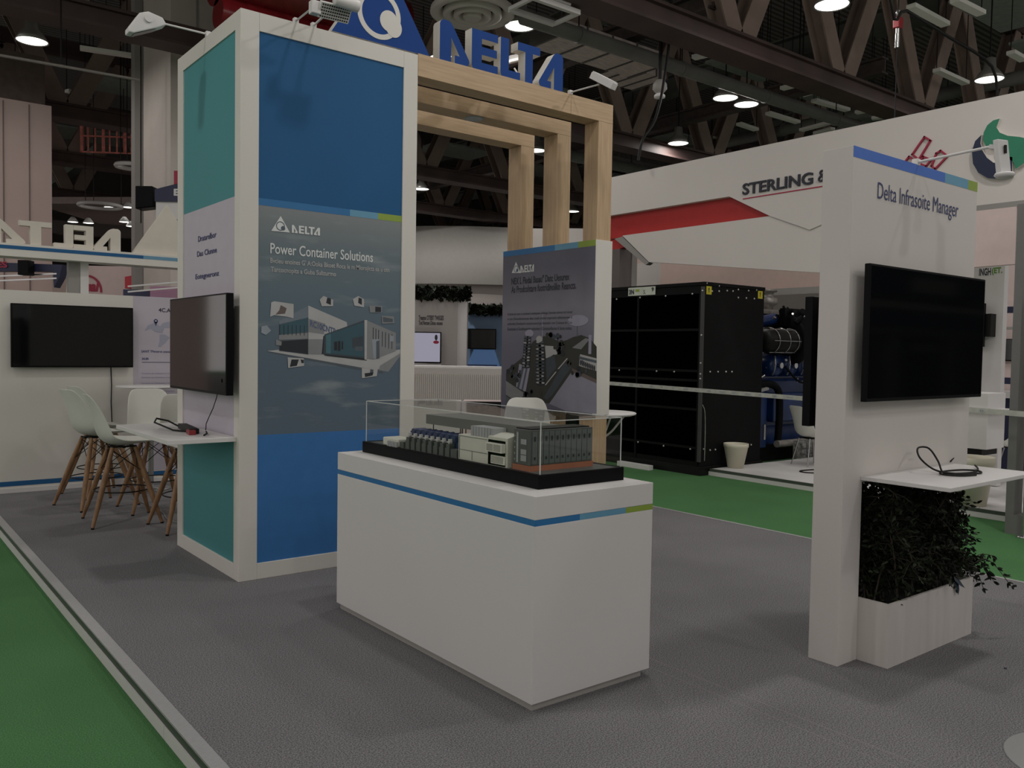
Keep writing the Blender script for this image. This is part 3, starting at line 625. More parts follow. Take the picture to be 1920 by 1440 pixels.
q = [(-6.72, 2.084), (-6.712, 1.799), (-6.006, 1.862), (-6.001, 1.677)]; b.rect(F, q[0][0]-.006, q[0][0]+.006, q[1][1], q[0][1], .0028, LI); b.rect(F, q[2][0]-.02, q[2][0]+.02, q[3][1], q[2][1], .0036, LI)
for k in range(60):  # tree crowns
    q = [(-6.404, 1.719), (-6.202, 1.537), (-7.218, 1.453), (-6.851, 1.214), (-6.529, 1.799)][k % 5]
    b.disc(F, q[0]+rp.uniform(-.15, .15), q[1]+rp.uniform(-.07, .07), rp.uniform(.015, .035), .0043, (GN, DK, SL)[rp.randrange(3)], 8)
q = [(-6.338, 1.63), (-6.472, 1.52), (-6.504, 1.492), (-6.666, 1.35)]
for a, c in ((q[0], q[1]), (q[2], q[3])): b.flat(F, [(a[0], a[1]), (a[0]+.02, a[1]), (c[0]+.02, c[1]), (c[0], c[1])], .0048, PA)
b.build('city_picture', PM, PP)

# ---------------------------------------------------------------- right display wall
R = thing('display_wall', (5.0, 2.58, 0), 'white free-standing display wall with blue and lime stripe on top and blue lettering', 'display wall')
FW = FY(2.495)
MB().prism(FW, [(4.263, 0), (4.46, 0), (4.46, 1.0), (5.742, 1.0), (5.742, 2.825), (4.263, 2.825)], -.178, 0).build('panel', WHITE2, R, bevel=.002)
b = MB(); b.rect(FW, 4.264, 5.30, 2.765, 2.824, .001, 0); b.rect(FW, 5.30, 5.61, 2.765, 2.824, .001, 1); b.rect(FW, 5.61, 5.741, 2.765, 2.824, .001, 2)
b.build('colour_stripe', [STRB, LBLUE, LIME], R)
text('Delta Infrasoite Manager', FW, 4.52, 2.545, 5.485, 2.665, INKB, R)
tv('television', FW, 4.303, 5.685, 1.455, 2.195, .062, .096, 'large flat television on the white display wall, below the blue lettering', mount=-.0)
t = tv('television', lambda u, v, d=0: Vector((u, 2.673+d, v)), 4.285, 5.60, 1.30, 2.03, .05, .10, 'television on the far side of the right display wall, seen edge on', mount=0)
S = thing('wall_shelf', (4.95, 2.25, 1.01), 'white shelf board on the right display wall with a coiled cable', 'shelf')
MB().box(4.44, 5.50, 2.005, 2.4945, 1.012, 1.035).build('board', WHITE3, S, bevel=.003)
b = MB(); pts = [(5.40, 2.30, 1.05), (5.30, 2.24, 1.042), (5.13, 2.19, 1.042), (4.98, 2.22, 1.042), (4.93, 2.27, 1.045), (4.99, 2.33, 1.10), (5.02, 2.40, 1.165), (4.93, 2.42, 1.17), (4.86, 2.37, 1.12), (4.88, 2.29, 1.06), (4.98, 2.2, 1.042), (5.12, 2.15, 1.043), (5.20, 2.2, 1.044), (5.14, 2.26, 1.046), (4.98, 2.29, 1.046), (4.86, 2.25, 1.044), (4.90, 2.17, 1.042), (5.02, 2.13, 1.042)]
def smooth(P, n=6):
    P = [Vector(p) for p in P]; out = []
    for i in range(len(P)-1):
        a, b_, c, d = P[max(i-1, 0)], P[i], P[i+1], P[min(i+2, len(P)-1)]
        for k in range(n):
            t_ = k/n; out.append(.5*((2*b_)+(c-a)*t_+(2*a-5*b_+4*c-d)*t_*t_+(3*b_-a-3*c+d)*t_**3))
    return out+[P[-1]]
b.tube(smooth(pts), .0055, 7); tag(b.build('coiled_cable', BLACKM, org=(4.95, 2.25, 1.036)), 'black coiled cable lying on the shelf of the right display wall', 'cable')
PL = thing('planter', (4.96, 2.5, 0), 'white rectangular planter box at the foot of the right display wall', 'planter')
b = MB(); b.box(4.461, 5.47, 2.315, 2.33, 0, .352); b.box(4.461, 5.47, 2.645, 2.66, 0, .352); b.box(4.461, 4.476, 2.33, 2.645, 0, .352); b.box(5.455, 5.47, 2.33, 2.645, 0, .352)
b.build('box', mat('planter_board', (.62, .585, .555), .6, var=.07, scale=11, stretch=(1, 1, .1)), PL)
MB().box(4.476, 5.455, 2.33, 2.645, 0, .30).build('soil', SOIL, PL)
SH = thing('shrub', (4.96, 2.6, .3), 'dense dark leafy bush in the white planter under the shelf', 'plant')
rp = random.Random(11); br = MB(); lf = MB(); tips = []
def leaf(mb, p, d, L, W, m=0):
    d = d.normalized(); s = d.cross(Vector((rp.uniform(-1, 1), rp.uniform(-1, 1), rp.uniform(-1, 1)))).normalized(); n = s.cross(d)
    mb.add([p, p+d*L*.35+s*W+n*W*.3, p+d*L*.75+s*W*.7+n*W*.2, p+d*L, p+d*L*.75-s*W*.7+n*W*.2, p+d*L*.35-s*W+n*W*.3, p+d*L*.5], [(0, 1, 2, 6), (6, 2, 3), (3, 4, 6), (0, 6, 4, 5)], m)
for k in range(46):
    bx, by = rp.uniform(4.52, 5.42), rp.uniform(2.36, 2.62); p0 = Vector((bx, by, .30))
    ex = bx+rp.gauss(0, .12)+(bx-4.95)*.45; ey = by+rp.gauss(0, .09)+(by-2.5)*.1; ez = rp.uniform(.55, .97)
    if bx < 4.7 and by < 2.7: ex = max(ex, 4.49)
    ex = max(4.52, min(ex, 5.80)); ey = min(ey, 2.74); p2 = Vector((ex, ey, ez)); p1 = (p0+p2)/2+Vector((rp.gauss(0, .04), rp.gauss(0, .04), .05))
    path = smooth([p0, p1, p2], 5); br.tube(path, [.007-.0045*i/(len(path)-1) for i in range(len(path))], 5)
    for q in path[3:]:
        for _ in range(5):
            dd = Vector((rp.gauss(0, 1), rp.gauss(0, 1), rp.gauss(.1, .6))).normalized(); L = rp.uniform(.06, .17); e_ = q+dd*L+Vector((0, 0, -.02))
            if e_.z > .995: e_.z = .99
            if e_.x < 4.50: e_.x = 4.50
            if e_.y > 2.78: e_.y = 2.78
            br.tube([q, (q+e_)/2+Vector((0, 0, .012)), e_], [.0024, .0018, .001], 3)
            for j in range(6):
                t_ = .35+.65*j/5; pp = q.lerp(e_, t_); ld = dd+Vector((rp.gauss(0, .7), rp.gauss(0, .7), rp.gauss(-.1, .6)))
                leaf(lf, pp, ld, rp.uniform(.022, .048), rp.uniform(.006, .011), 1 if rp.random() < .15 else 0)
for k in range(14):   # trailing sprays over the right rim and front
    p0 = Vector((rp.uniform(5.2, 5.45), rp.uniform(2.34, 2.55), .36)); out = Vector((rp.uniform(.3, 1), rp.uniform(-.6, .1), 0)).normalized()
    L = rp.uniform(.12, .34); path = smooth([p0, p0+out*L*.5+Vector((0, 0, .12)), p0+out*L+Vector((0, 0, rp.uniform(-.1, .12)))], 5)
    br.tube(path, .0022, 4)
    for q in path[3:]:
        for _ in range(3): leaf(lf, q, out*.6+Vector((rp.gauss(0, .5), rp.gauss(0, .5), rp.gauss(-.5, .4))), rp.uniform(.03, .055), rp.uniform(.006, .011), rp.random() < .3)
for k in range(4200):   # inner mass
    pp = Vector((rp.uniform(4.55, 5.45), rp.uniform(2.36, 2.74), rp.uniform(.40, .985)))
    if rp.random() > .7+.5*(1-abs(pp.x-5.05)/.5): continue
    leaf(lf, pp, Vector((rp.gauss(0, 1), rp.gauss(0, 1), rp.gauss(0, 1))), rp.uniform(.03, .055), rp.uniform(.009, .015))
br.build('branches', BARK, SH); o = lf.build('foliage', [LEAFM, LEAFL], SH)
b = MB(); leaf(b, Vector((5.22, 2.32, .40)), Vector((.08, -.2, -.9)), .12, .022); leaf(b, Vector((5.20, 2.33, .42)), Vector((.35, -.3, -.5)), .13, .02)
b.build('broad_leaf', mat('leaf_bluish', (.01, .025, .045), .3, var=.2), SH)
P = thing('black_post', (6.25, 2.95, 0), 'slim black metal stand post behind the right display wall', 'stand')
MB().box(6.215, 6.285, 2.93, 2.985, .012, 1.30).build('post', BLACKM, P, bevel=.004)
MB().box(6.05, 6.45, 2.75, 3.15, .0, .012).build('foot_plate', BLACKM, P)
tag(MB().tube(smooth([(5.50, 2.49, 1.045), (5.62, 2.52, 1.08), (5.85, 2.66, 1.13), (6.22, 2.925, 1.12)]), .005, 6).build('stand_cable', BLACKM), 'black cable running from the shelf to the slim black post', 'cable')

# ---------------------------------------------------------------- left meeting corner: wall, header, column
W = thing('partition_wall', (2.3, 11.05, 0), 'white low partition wall with a television at the left edge', 'partition wall')
MB().box(1.24, 4.3, 11.0, 11.10, 0, 2.285).build('panel', WHITE, W)
F = FY(11.0)
MB().rect(F, 1.24, 4.3, .075, .13, .002).build('blue_stripe', BLUE, W)
MB().box(1.24, 4.3, 10.985, 10.999, 0, .05).build('kickboard', WHITE3, W)
PP = MB().rect(F, 2.80, 3.7, .14, 2.284, .002).build('map_poster', LILAC, W); tag(PP, 'lilac poster with a map')
for s, q, m in (('4C.A', [(3.095, 2.102), (3.241, 2.108)], INK), ('SANIT TPerseros unsosomos', [(2.894, 1.6), (3.306, 1.604)], INKB), ('SNUBR', [(2.9, 1.508), (2.981, 1.509)], INKB)):
    text(s, F, q[0][0], q[0][1], q[1][0], q[0][1]+(.05 if s[0] == '4' else .03), m, PP, d=.004, bold=.02)
for i in range(5): text('Gooastas syn dostasnaos d aoetes', F, 2.895, 1.33-i*.05-(.02 if i > 1 else 0), 3.28, 1.355-i*.05-(.02 if i > 1 else 0), PG['lilac'], PP, d=.004, bold=.02)
b = MB(); q = [(2.9, 1.482), (3.306, 1.484)]; b.rect(F, q[0][0], q[1][0], q[0][1]-.005, q[0][1]+.003, .004, 1)
b.flat(F, [(2.932, 1.861), (2.969, 1.934), (3.05, 1.969), (3.114, 1.925), (3.145, 1.966), (3.19, 1.981), (3.241, 1.989), (3.241, 1.909), (3.164, 1.914), (3.139, 1.84), (3.088, 1.852), (3.05, 1.858), (3.006, 1.896)], .004, 0)
b.flat(F, [(3.107, 1.826), (3.171, 1.828), (3.229, 1.79), (3.184, 1.736), (3.114, 1.668), (3.088, 1.674), (3.107, 1.741)], .004, 0)
q = [(3.063, 1.97)][0]; b.disc(F, q[0], q[1]+.02, .025, .005, 2, 16); b.flat(F, [(q[0]-.02, q[1]+.01), (q[0], q[1]-.045), (q[0]+.02, q[1]+.01)], .005, 2); b.disc(F, q[0], q[1]+.02, .011, .0055, 3, 12)
b.build('map', [mat('print_map', (.36, .37, .46), .6), PG['mid'], INKB, LILAC], PP)
tv('television', F, 1.495, 2.775, 1.42, 2.135, .05, .10, 'black television on the white partition wall at the far left', mount=.0)
tag(MB().tube([(2.545, 10.985, 1.43), (2.55, 10.98, 1.2), (2.545, 10.98, 1.0), (2.555, 10.98, .74), (2.55, 10.98, .4), (2.55, 10.978, .12), (2.56, 10.9, .008), (2.7, 10.7, .006)], .006, 6).build('power_cable', BLACKM), 'thin black cable hanging down the white partition wall from the left television', 'cable')
H = thing('header_beam', (3.0, 10.95, 2.66), 'white header beam with a blue stripe over the left meeting corner', 'header beam')
MB().box(1.24, 5.2, 10.93, 11.25, 2.655, 2.80).build('beam', WHITE, H)
b = MB(); b.rect(FY(10.93), 1.24, 2.9, 2.735, 2.775, .002, 0); b.rect(FY(10.93), 2.9, 3.7, 2.735, 2.775, .002, 1); b.build('blue_stripe', [BLUE, mat('stripe_pale', (.13, .30, .45), .5)], H)
CO = thing('support_column', (2.2, 11.3, 0), 'white squared column holding up the header beam', 'column')
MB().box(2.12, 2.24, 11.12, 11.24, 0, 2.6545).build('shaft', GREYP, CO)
MB().box(2.241, 2.33, 11.105, 11.25, 0, 2.6545).build('face_panel', WHITE3, CO)
F = FY(11.02)
defs = [('big pale triangle standing on the header beam beside the tower', [(2.80, 2.80), (3.62, 2.80), (3.21, 3.43)], None),
        ('pale reversed letter D next to the triangle on the header beam', d_pts(1), (2.365, 2.665)), ('pale reversed letter E on the header beam', [(1-x, y) for x, y in reversed(E_P)], (2.152, 2.365)),
        ('pale reversed letter L joined to the reversed E', [(1-x, y) for x, y in reversed(L_P)], (1.95, 2.150)), ('pale reversed letter T on the header beam', T_P, (1.60, 1.925)), ('pale reversed letter A at the left end of the header beam', d_pts(0), (1.28, 1.66))]
for l, pts, sp in defs:
    dz = {'D': 0, 'E': .0, 'L': -.004, 'T': 0.0}.get(l.split('letter ')[-1][:1], 0)
    q = pts if sp is None else [(sp[0]+x*(sp[1]-sp[0]), 2.80+y*.275) for x, y in pts]
    yo = {'L': .002, 'A': .07, 'T': .0}.get(l.split('letter ')[-1][:1], 0)
    if 'letter L' in l: q = [(u, v-.0) for u, v in q]; 
    b = MB(); b.prism(F, q, -.10+yo*0, .0+(.0 if 'letter L' not in l else -.0), 0, 0)
    tag(b.build('sign_letter' if sp else 'sign_triangle', mat('letter_back', (.60, .56, .49), .6, var=.03), None, org=(q[0][0], 11.05, 2.80)), l, 'sign letter', 'pale reversed letters on the header beam' if sp else None)

# ---------------------------------------------------------------- bar stools
def shell(mb, zs):
    prof = [(.255, zs+.012), (.235, zs+.028), (.16, zs+.018), (.06, zs-.002), (-.04, zs-.008), (-.12, zs+.01), (-.17, zs+.05), (-.20, zs+.12), (-.215, zs+.20), (-.235, zs+.29), (-.26, zs+.38), (-.28, zs+.44), (-.288, zs+.465), (-.292, zs+.475)]
    hw = [.15, .20, .225, .235, .238, .236, .232, .226, .218, .208, .19, .165, .135, .09]
    lift = [.0, .012, .03, .05, .068, .085, .095, .095, .085, .068, .045, .025, .012, .0]
    prof = [(x*1.12, zs+(z-zs)*1.02) for x, z in prof]; hw = [q*1.08 for q in hw]
    N = 15; vs = []
    for i, (x, z) in enumerate(prof):
        a = prof[max(i-1, 0)]; c = prof[min(i+1, len(prof)-1)]; t_ = Vector((c[0]-a[0], c[1]-a[1])).normalized(); n = Vector((-t_.y, t_.x))   # seat: up, back: forward
        if n.y < 0 and i < 5: n = -n
        if i >= 5 and n.x < 0: n = -n
        n = Vector((abs(n.x), abs(n.y))) if i >= 4 else n
        for k in range(N):
            s_ = -1+2*k/(N-1); l = lift[i]*abs(s_)**2.6
            vs.append((x+n.x*l, s_*hw[i], z+n.y*l))
    return mb.add(vs, [(i*N+k, i*N+k+1, (i+1)*N+k+1, (i+1)*N+k) for i in range(len(prof)-1) for k in range(N-1)], 0, True)
def make_stool(label, zs=.745, half=.30, wood=True):
    t = thing('bar_stool', (0, 0, 0), label, 'stool', 'white shell bar stools with wooden legs')
    o = shell(MB(), zs).build('seat_shell', SHELL, t, solid=.008)
    md = o.modifiers.new('sub', 'SUBSURF'); md.levels = 1; md.render_levels = 1
    zt = zs-.025
    for sx in (1, -1):
        for sy in (1, -1):
            a = Vector((sx*.10, sy*.10, zt)); c = Vector((sx*half, sy*half, .012))
            b = MB(); b.tube([a, a.lerp(c, .35), a.lerp(c, .7), c], [.018, .0265, .024, .015], 10, 0); o = b.build('leg', DOWEL, t)
            MB().cyl(c, c-Vector((0, 0, .012)), .0155, .015, 10).build('foot_cap', BLACKM, o)
    rr = .098+(half-.10)*(zt-.31)/zt
    R_ = rr*1.16
    MB().tube([(R_*math.cos(a*PI/18), R_*math.sin(a*PI/18), .31) for a in range(36)], .006, 6, closed=True).build('foot_ring', BLACKM, t)
    b = MB()
    b.beam((-.13, 0, zt), (.13, 0, zt), .02, .012); b.beam((0, -.13, zt), (0, .13, zt), .02, .012)
    for s_ in (1, -1):
        b.beam((s_*.10, -.115, zt+.004), (s_*.10, .115, zt+.004), .016, .01); b.beam((-.115, s_*.10, zt+.004), (.115, s_*.10, zt+.004), .016, .01)
    def L(sx, sy, z): k = .10+(half-.10)*(zt-z)/zt; return Vector((sx*k, sy*k, z))
    for p, q in (((1, 1), (1, -1)), ((1, -1), (-1, -1)), ((-1, -1), (-1, 1)), ((-1, 1), (1, 1))):
        b.tube([L(*p, zt-.02), L(*q, zt-.24)], .0038, 6); b.tube([L(*q, zt-.02), L(*p, zt-.24)], .0038, 6)
    b.build('wire_bracing', BLACKM, t)
    return t
S0 = make_stool('white shell bar stool nearest the tower shelf, its back towards the carpet edge')
S0.location = (2.115, 8.71, 0); S0.rotation_euler[2] = math.radians(-4)
dup(S0, (2.107, 9.71, 0), math.radians(14), 'white shell bar stool farthest left, under the left television')
dup(S0, (2.57, 8.10, 0), math.radians(-90), 'white shell bar stool half hidden behind the display tower, under the shelf end')
dup(S0, (2.56, 9.20, 0), math.radians(-90), 'white shell bar stool in front of the round bar table pole')
dup(S0, (2.31, 10.42, 0), math.radians(14), 'white shell bar stool hidden behind the farthest left stool, by the partition wall')
dup(S0, (5.22, 6.36, 0), math.radians(-125), 'white shell bar stool behind the model case, in front of the city poster')
def bar_table(loc, z, r, label):
    t = thing('bar_table', loc, label, 'table', 'round white bar tables')
    x, y, q = loc
    MB().lathe([(0, z-.024), (r-.05, z-.024), (r-.005, z-.018), (r, z-.008), (r-.004, z), (0, z)], (x, y, q), 40).build('table_top', WHITE3, t)
    MB().cyl((x, y, q+.018), (x, y, q+z-.024), .03, .03, 16).build('pole', STEEL, t)
    MB().lathe([(0, 0), (.22, 0), (.22, .008), (.05, .02), (.035, .05), (.03, .05)], (x, y, q), 32).build('base', STEEL, t)
    MB().lathe([(.03, z-.09), (.045, z-.085), (.06, z-.0245), (0, z-.0245)], (x, y, q), 20).build('collar', BLACKM, t)
bar_table((2.87, 10.50, 0), 1.215, .38, 'round white bar table beside the partition wall, behind the stools')
t = thing('bar_table', (6.34, 6.50, 0), 'round white table behind the grey poster box, its edge showing beside the oak post', 'table')
MB().lathe([(0, 1.03), (.33, 1.032), (.365, 1.045), (.37, 1.058), (.36, 1.065), (0, 1.065)], (6.34, 6.50, 0), 40).build('table_top', WHITE3, t)
b = MB()
for k in range(4):
    a = k*PI/2+.35; c, s_ = math.cos(a), math.sin(a)
    b.tube(smooth([(6.34+.04*c, 6.5+.04*s_, .80), (6.34+.12*c, 6.5+.12*s_, .86), (6.34+.22*c, 6.5+.22*s_, .98), (6.34+.26*c, 6.5+.26*s_, 1.03)], 4), .011, 8)
b.build('brace', WHITE3, t)
MB().cyl((6.34, 6.5, .02), (6.34, 6.5, 1.03), .03, .03).build('pole', WHITE3, t); MB().lathe([(0, 0), (.24, 0), (.24, .012), (.03, .03)], (6.34, 6.5, 0)).build('base', WHITE3, t)
b = MB(); b.tube(smooth([(2.5, 9.9, .008), (2.55, 9.0, .008), (2.48, 8.5, .01), (2.55, 8.1, .008), (2.62, 7.8, .012), (2.75, 7.6, .008)]), .005, 6)
tag(b.build('floor_cable', mat('cable_grey', (.25, .25, .24), .5), org=(2.5, 9.9, 0)), 'thin grey cable on the carpet between the bar stools', 'cable')

# ---------------------------------------------------------------- spot lights on arms
def arm_light(loc, base, joint, label, kind, hx):
    t = thing('arm_spotlight', loc, label, 'spotlight', 'white arm spotlights clamped on the stand tops')
    base, joint = Vector(base), Vector(joint)
    MB().tube([base, joint], .008, 8).build('arm', STEEL if kind == 'grille' else WHITE3, t)
    b = MB(); b.obox(base-Vector((0, 0, .0)), (.018, 0, 0), (0, .018, 0), (0, 0, .02)); b.build('clamp', WHITE3, t, bevel=.003)
    return t
# 1: left side of the tower
t = arm_light((2.24, 6.70, 4.07), (2.25, 6.70, 4.09), (1.90, 6.70, 4.09), 'white arm spotlight on the left side of the tower top', 'wedge', 0)
G = lambda u, v, d=0: Vector((u, 6.70-d, v))
MB().prism(G, [(1.93, 4.07), (1.90, 4.115), (1.80, 4.135), (1.74, 4.11), (1.665, 3.99), (1.665, 3.955), (1.70, 3.955), (1.86, 4.03)], -.055, .055).build('head', WHITE3, t, bevel=.008)
MB().add([G(1.705, 3.952, -.045), G(1.705, 3.952, .045), G(1.855, 4.024, .045), G(1.855, 4.024, -.045)], [(0, 1, 2, 3)]).build('lens', mat('lens_dark', (.05, .06, .09), .15), t)
b = MB(); b.cyl((1.80, 6.77, 4.08), (1.80, 6.63, 4.08), .028); b.beam((1.90, 6.70, 4.09), (1.84, 6.70, 4.045), .03, .02); b.build('hinge', WHITE3, t)
# 2: tower front, grille head and barrel head
t = arm_light((2.65, 5.98, 4.07), (2.65, 5.99, 4.085), (2.65, 5.63, 4.10), 'white arm spotlight with a slotted square head over the blue tower panel', 'grille', 0)
q = [(2.766, 4.062), (2.608, 4.062)]; hc = Vector((q[0][0], 5.6, q[0][1])); hx, hy, hn = Vector((.118, 0, .004)), Vector((0, -.033, .044)), Vector((0, -.8, -.6))
MB().obox(hc, hx, hy, hn*.016).build('head', WHITE3, t, bevel=.003)
b = MB()
for k in range(5):
    for j in range(13): b.obox(hc+hx*(-.86+1.72*j/12)+hy*(-.74+1.48*k/4)+hn*.0165, (.0055, 0, 0), hy*.09, hn*.0006)
b.build('vent_slots', BLACKM, t)
MB().obox((q[1][0]+.02, 5.62, q[1][1]), (.035, 0, 0), (0, .03, 0), (0, 0, .045)).build('bracket', WHITE3, t, bevel=.006)
q = [(2.806, 4.105)]; bc = Vector((q[0][0], 5.5, q[0][1]))
t = arm_light((2.79, 5.98, 4.07), (2.79, 5.99, 4.085), (2.79, 5.70, 4.12), 'white arm spotlight with a barrel head beside the slotted one', 'barrel', 0)
MB().lathe([(0, -.09), (.03, -.09), (.036, -.08), (.042, .05), (.042, .09), (.035, .095), (0, .09)], bc, 24, axis='x').build('head', WHITE3, t)
MB().beam((2.79, 5.70, 4.12), bc, .018, .018).build('bracket', WHITE3, t)
# 3: oak beam right end
t = arm_light((5.35, 5.98, 4.085), (5.35, 5.985, 4.10), (5.35, 5.60, 4.085), 'white ribbed arm spotlight over the right end of the front oak beam', 'ribbed', 0)
b = MB()
P0, P1 = Vector((5.33, 5.66, 4.17)), Vector((5.37, 5.43, 4.03))
d = (P1-P0).normalized(); sd = d.cross(Vector((0, 0, 1))).normalized(); up = sd.cross(d)
b.obox((P0+P1)/2, d*(P1-P0).length/2, sd*.038, up*.028)
for k in range(6): b.obox((P0+P1)/2+sd*(-.034+.0136*k)+up*.032, d*(P1-P0).length/2*.95, sd*.0025, up*.008)
b.build('head', WHITE3, t, bevel=.002)
# 4: lit one behind the letters
t = arm_light((4.92, 6.10, 4.085), (4.92, 6.115, 4.10), (4.92, 6.28, 4.30), 'lit arm spotlight glowing behind the last blue letters', 'lit', 0)
MB().obox((4.98, 6.34, 4.42), (.10, 0, .04), (0, .05, 0), (-.01, 0, .03)).build('head', WHITE3, t, bevel=.006)
MB().obox((4.93, 6.325, 4.385), (.09, 0, .036), (0, .055, 0), (.003, 0, -.008)).build('lens', CANLIT, t)
# 5: right display wall
t = arm_light((4.97, 2.52, 2.825), (4.97, 2.51, 2.84), (4.97, 2.08, 2.86), 'white arm spotlight over the right display wall, its head hanging down', 'right', 0)
MB().obox((4.965, 2.035, 2.79), (.035, -.012, 0), (.005, .016, 0), (.0, .012, .095)).build('head', WHITE3, t, bevel=.004)
MB().obox((4.957, 2.016, 2.83), (.006, -.002, 0), (.0015, .004, 0), (0, .001, .022)).build('slot', BLACKM, t)
MB().lathe([(0, 2.675), (.04, 2.677), (.052, 2.69), (.045, 2.702), (0, 2.705)], (4.955, 2.015, 0), 24).build('reflector_lip', WHITE3, t)
MB().beam((4.97, 2.10, 2.86), (4.967, 2.04, 2.845), .03, .022).build('hinge', WHITE3, t)

# ---------------------------------------------------------------- stand beyond the green aisle: fascia
FA = thing('fascia_wall', (10.2, 7, 2.7), 'long white overhead fascia with dark lettering beyond the green aisle', 'fascia')
F = FX(10.10)
MB().prism(F, [(-10.4, 3.97), (-7.82, 3.97), (-7.13, 3.615), (-6.50, 3.36), (-6.30, 3.42), (-2.5, 3.42), (-2.5, 4.60), (-10.4, 4.60)], -.30, 0).build('upper_panel', WHITE2, FA)
MB().prism(F, [(-10.4, 3.60), (-7.05, 3.60), (-7.05, 3.99), (-10.4, 3.99)], -.25, -.10).build('red_panel', RED, FA)
MB().prism(F, [(-9.97, 3.615), (-7.14, 3.615), (-6.2, 3.40), (-6.2, 2.77), (-9.37, 3.14)], -.14, -.02).build('lower_panel', WHITE2, FA)
MB().prism(F, [(-10.16, 3.58), (-9.98, 3.60), (-9.38, 3.13), (-9.45, 3.10)], -.14, -.03).build('grey_edge', GREYP, FA)
MB().prism(F, [(-10.4, 3.58), (-10.0, 3.60), (-9.9, 3.47), (-10.12, 3.42), (-10.4, 3.42)], -.25, -.12).build('red_return', RED, FA)
MB().prism(F, [(-6.2, 2.77), (-5.0, 2.62), (-5.0, 3.42), (-6.2, 3.42)], -.16, -.06).build('side_panel', WHITE2, FA)
MB().prism(F, [(-4.9, 2.72), (-3.97, 2.735), (-3.97, 3.36), (-4.9, 3.36)], -.10, .0).build('hanging_panel', PINKW, FA)
MB().prism(F, [(-4.9, 3.36), (-2.5, 3.36), (-2.5, 3.42), (-4.9, 3.42)], -.25, .0).build('bottom_rail', GREYP, FA)
text('STERLING', F, -7.58, 3.955, -6.465, 4.115, INK, FA, d=.002, depth=.02, bold=.02)
text('&', F, -6.39, 3.965, -6.26, 4.12, INK, FA, d=.002, depth=.02)
b = MB(); b.prism(F, [(-7.58, 3.895), (-6.0, 3.90), (-6.0, 3.915), (-7.58, 3.91)], .001, .006); b.build('underline', REDD, FA)
b = MB()
def outl(pts, w=.018):
    P = [Vector((x, y)) for x, y in pts]
    for i in range(len(P)):
        a, c = P[i], P[(i+1) % len(P)]; d_ = (c-a).normalized(); n_ = Vector((-d_.y, d_.x))*w/2
        b.prism(F, [tuple(a-n_-d_*w/2), tuple(c-n_+d_*w/2), tuple(c+n_+d_*w/2), tuple(a+n_-d_*w/2)], .001, .03)
outl([(-5.141, 4.116), (-5.001, 4.298), (-4.93, 4.242), (-5.061, 4.04)]); outl([(-4.856, 4.08), (-4.807, 4.103), (-4.725, 4.028), (-4.862, 3.902), (-4.906, 3.94)]); outl([(-5.229, 4.042), (-5.179, 4.097), (-5.073, 4.004), (-5.097, 3.97)]); outl([(-5.06, 4.002), (-5.005, 4.068), (-4.915, 4.016), (-4.969, 3.95)])
b.build('outline_emblem', REDD, FA)
b = MB()
b.prism(F, [(-4.159, 4.336), (-4.226, 4.331), (-4.286, 4.29), (-4.323, 4.215), (-4.325, 4.127), (-4.294, 4.062), (-4.231, 4.028), (-4.17, 4.023), (-4.18, 3.984), (-4.134, 3.935), (-4.061, 3.894), (-4, 3.832), (-3.975, 3.759), (-3.887, 3.814), (-3.839, 3.925), (-3.859, 4.06), (-3.95, 4.099), (-4.07, 4.133), (-4.154, 4.183), (-4.189, 4.248)], .001, .05, 0, 1)
b.prism(F, [(-4.345, 4.195), (-4.411, 4.136), (-4.442, 4.028), (-4.425, 3.888), (-4.364, 3.777), (-4.259, 3.702), (-4.124, 3.671), (-4.01, 3.683), (-4.013, 3.892), (-4.04, 3.902), (-4.043, 3.845), (-4.13, 3.835), (-4.209, 3.865), (-4.278, 3.93), (-4.327, 4.015), (-4.353, 4.102)], .001, .05, 2, 1)
b.build('round_emblem', [SWG, WHITE, SWN], FA)
# supports and back wall of that stand
SW = thing('stand_back_wall', (15, 9, -.1), 'grey back wall of the stand behind the black generator', 'wall panel')
MB().box(15.2, 15.35, 8.12, 14.5, -.1, 3.3).build('panel', GREYP, SW)
MB().box(13.6, 13.9, 7.0, 14.0, 2.92, 3.9).build('pink_header', PINKB, SW)
MB().box(13.59, 13.6, 7.0, 14.0, 2.80, 2.92).build('grey_band', GREYL, SW)
MB().box(13.6, 13.9, 6.6, 6.95, .001, 3.28).build('pillar', GREYP, SW)
t = thing('stand_column', (10.35, 10.2, -.1), 'dark grey square column under the red fascia end', 'column')
MB().box(10.22, 10.5, 10.12, 10.36, -.1, 3.42).build('shaft', mat('column_brown', (.13, .11, .105), .6), t)
MB().box(10.5, 10.62, 10.1, 10.34, -.1, 3.42).build('face_panel', GREYP, t)
t = thing('wall_panel', (12.5, 12, -.1), 'pale wall panel standing behind the dark grey column', 'wall panel')
MB().box(12.0, 12.1, 10.9, 12.5, -.1, 3.4).build('panel', WHITE2, t)

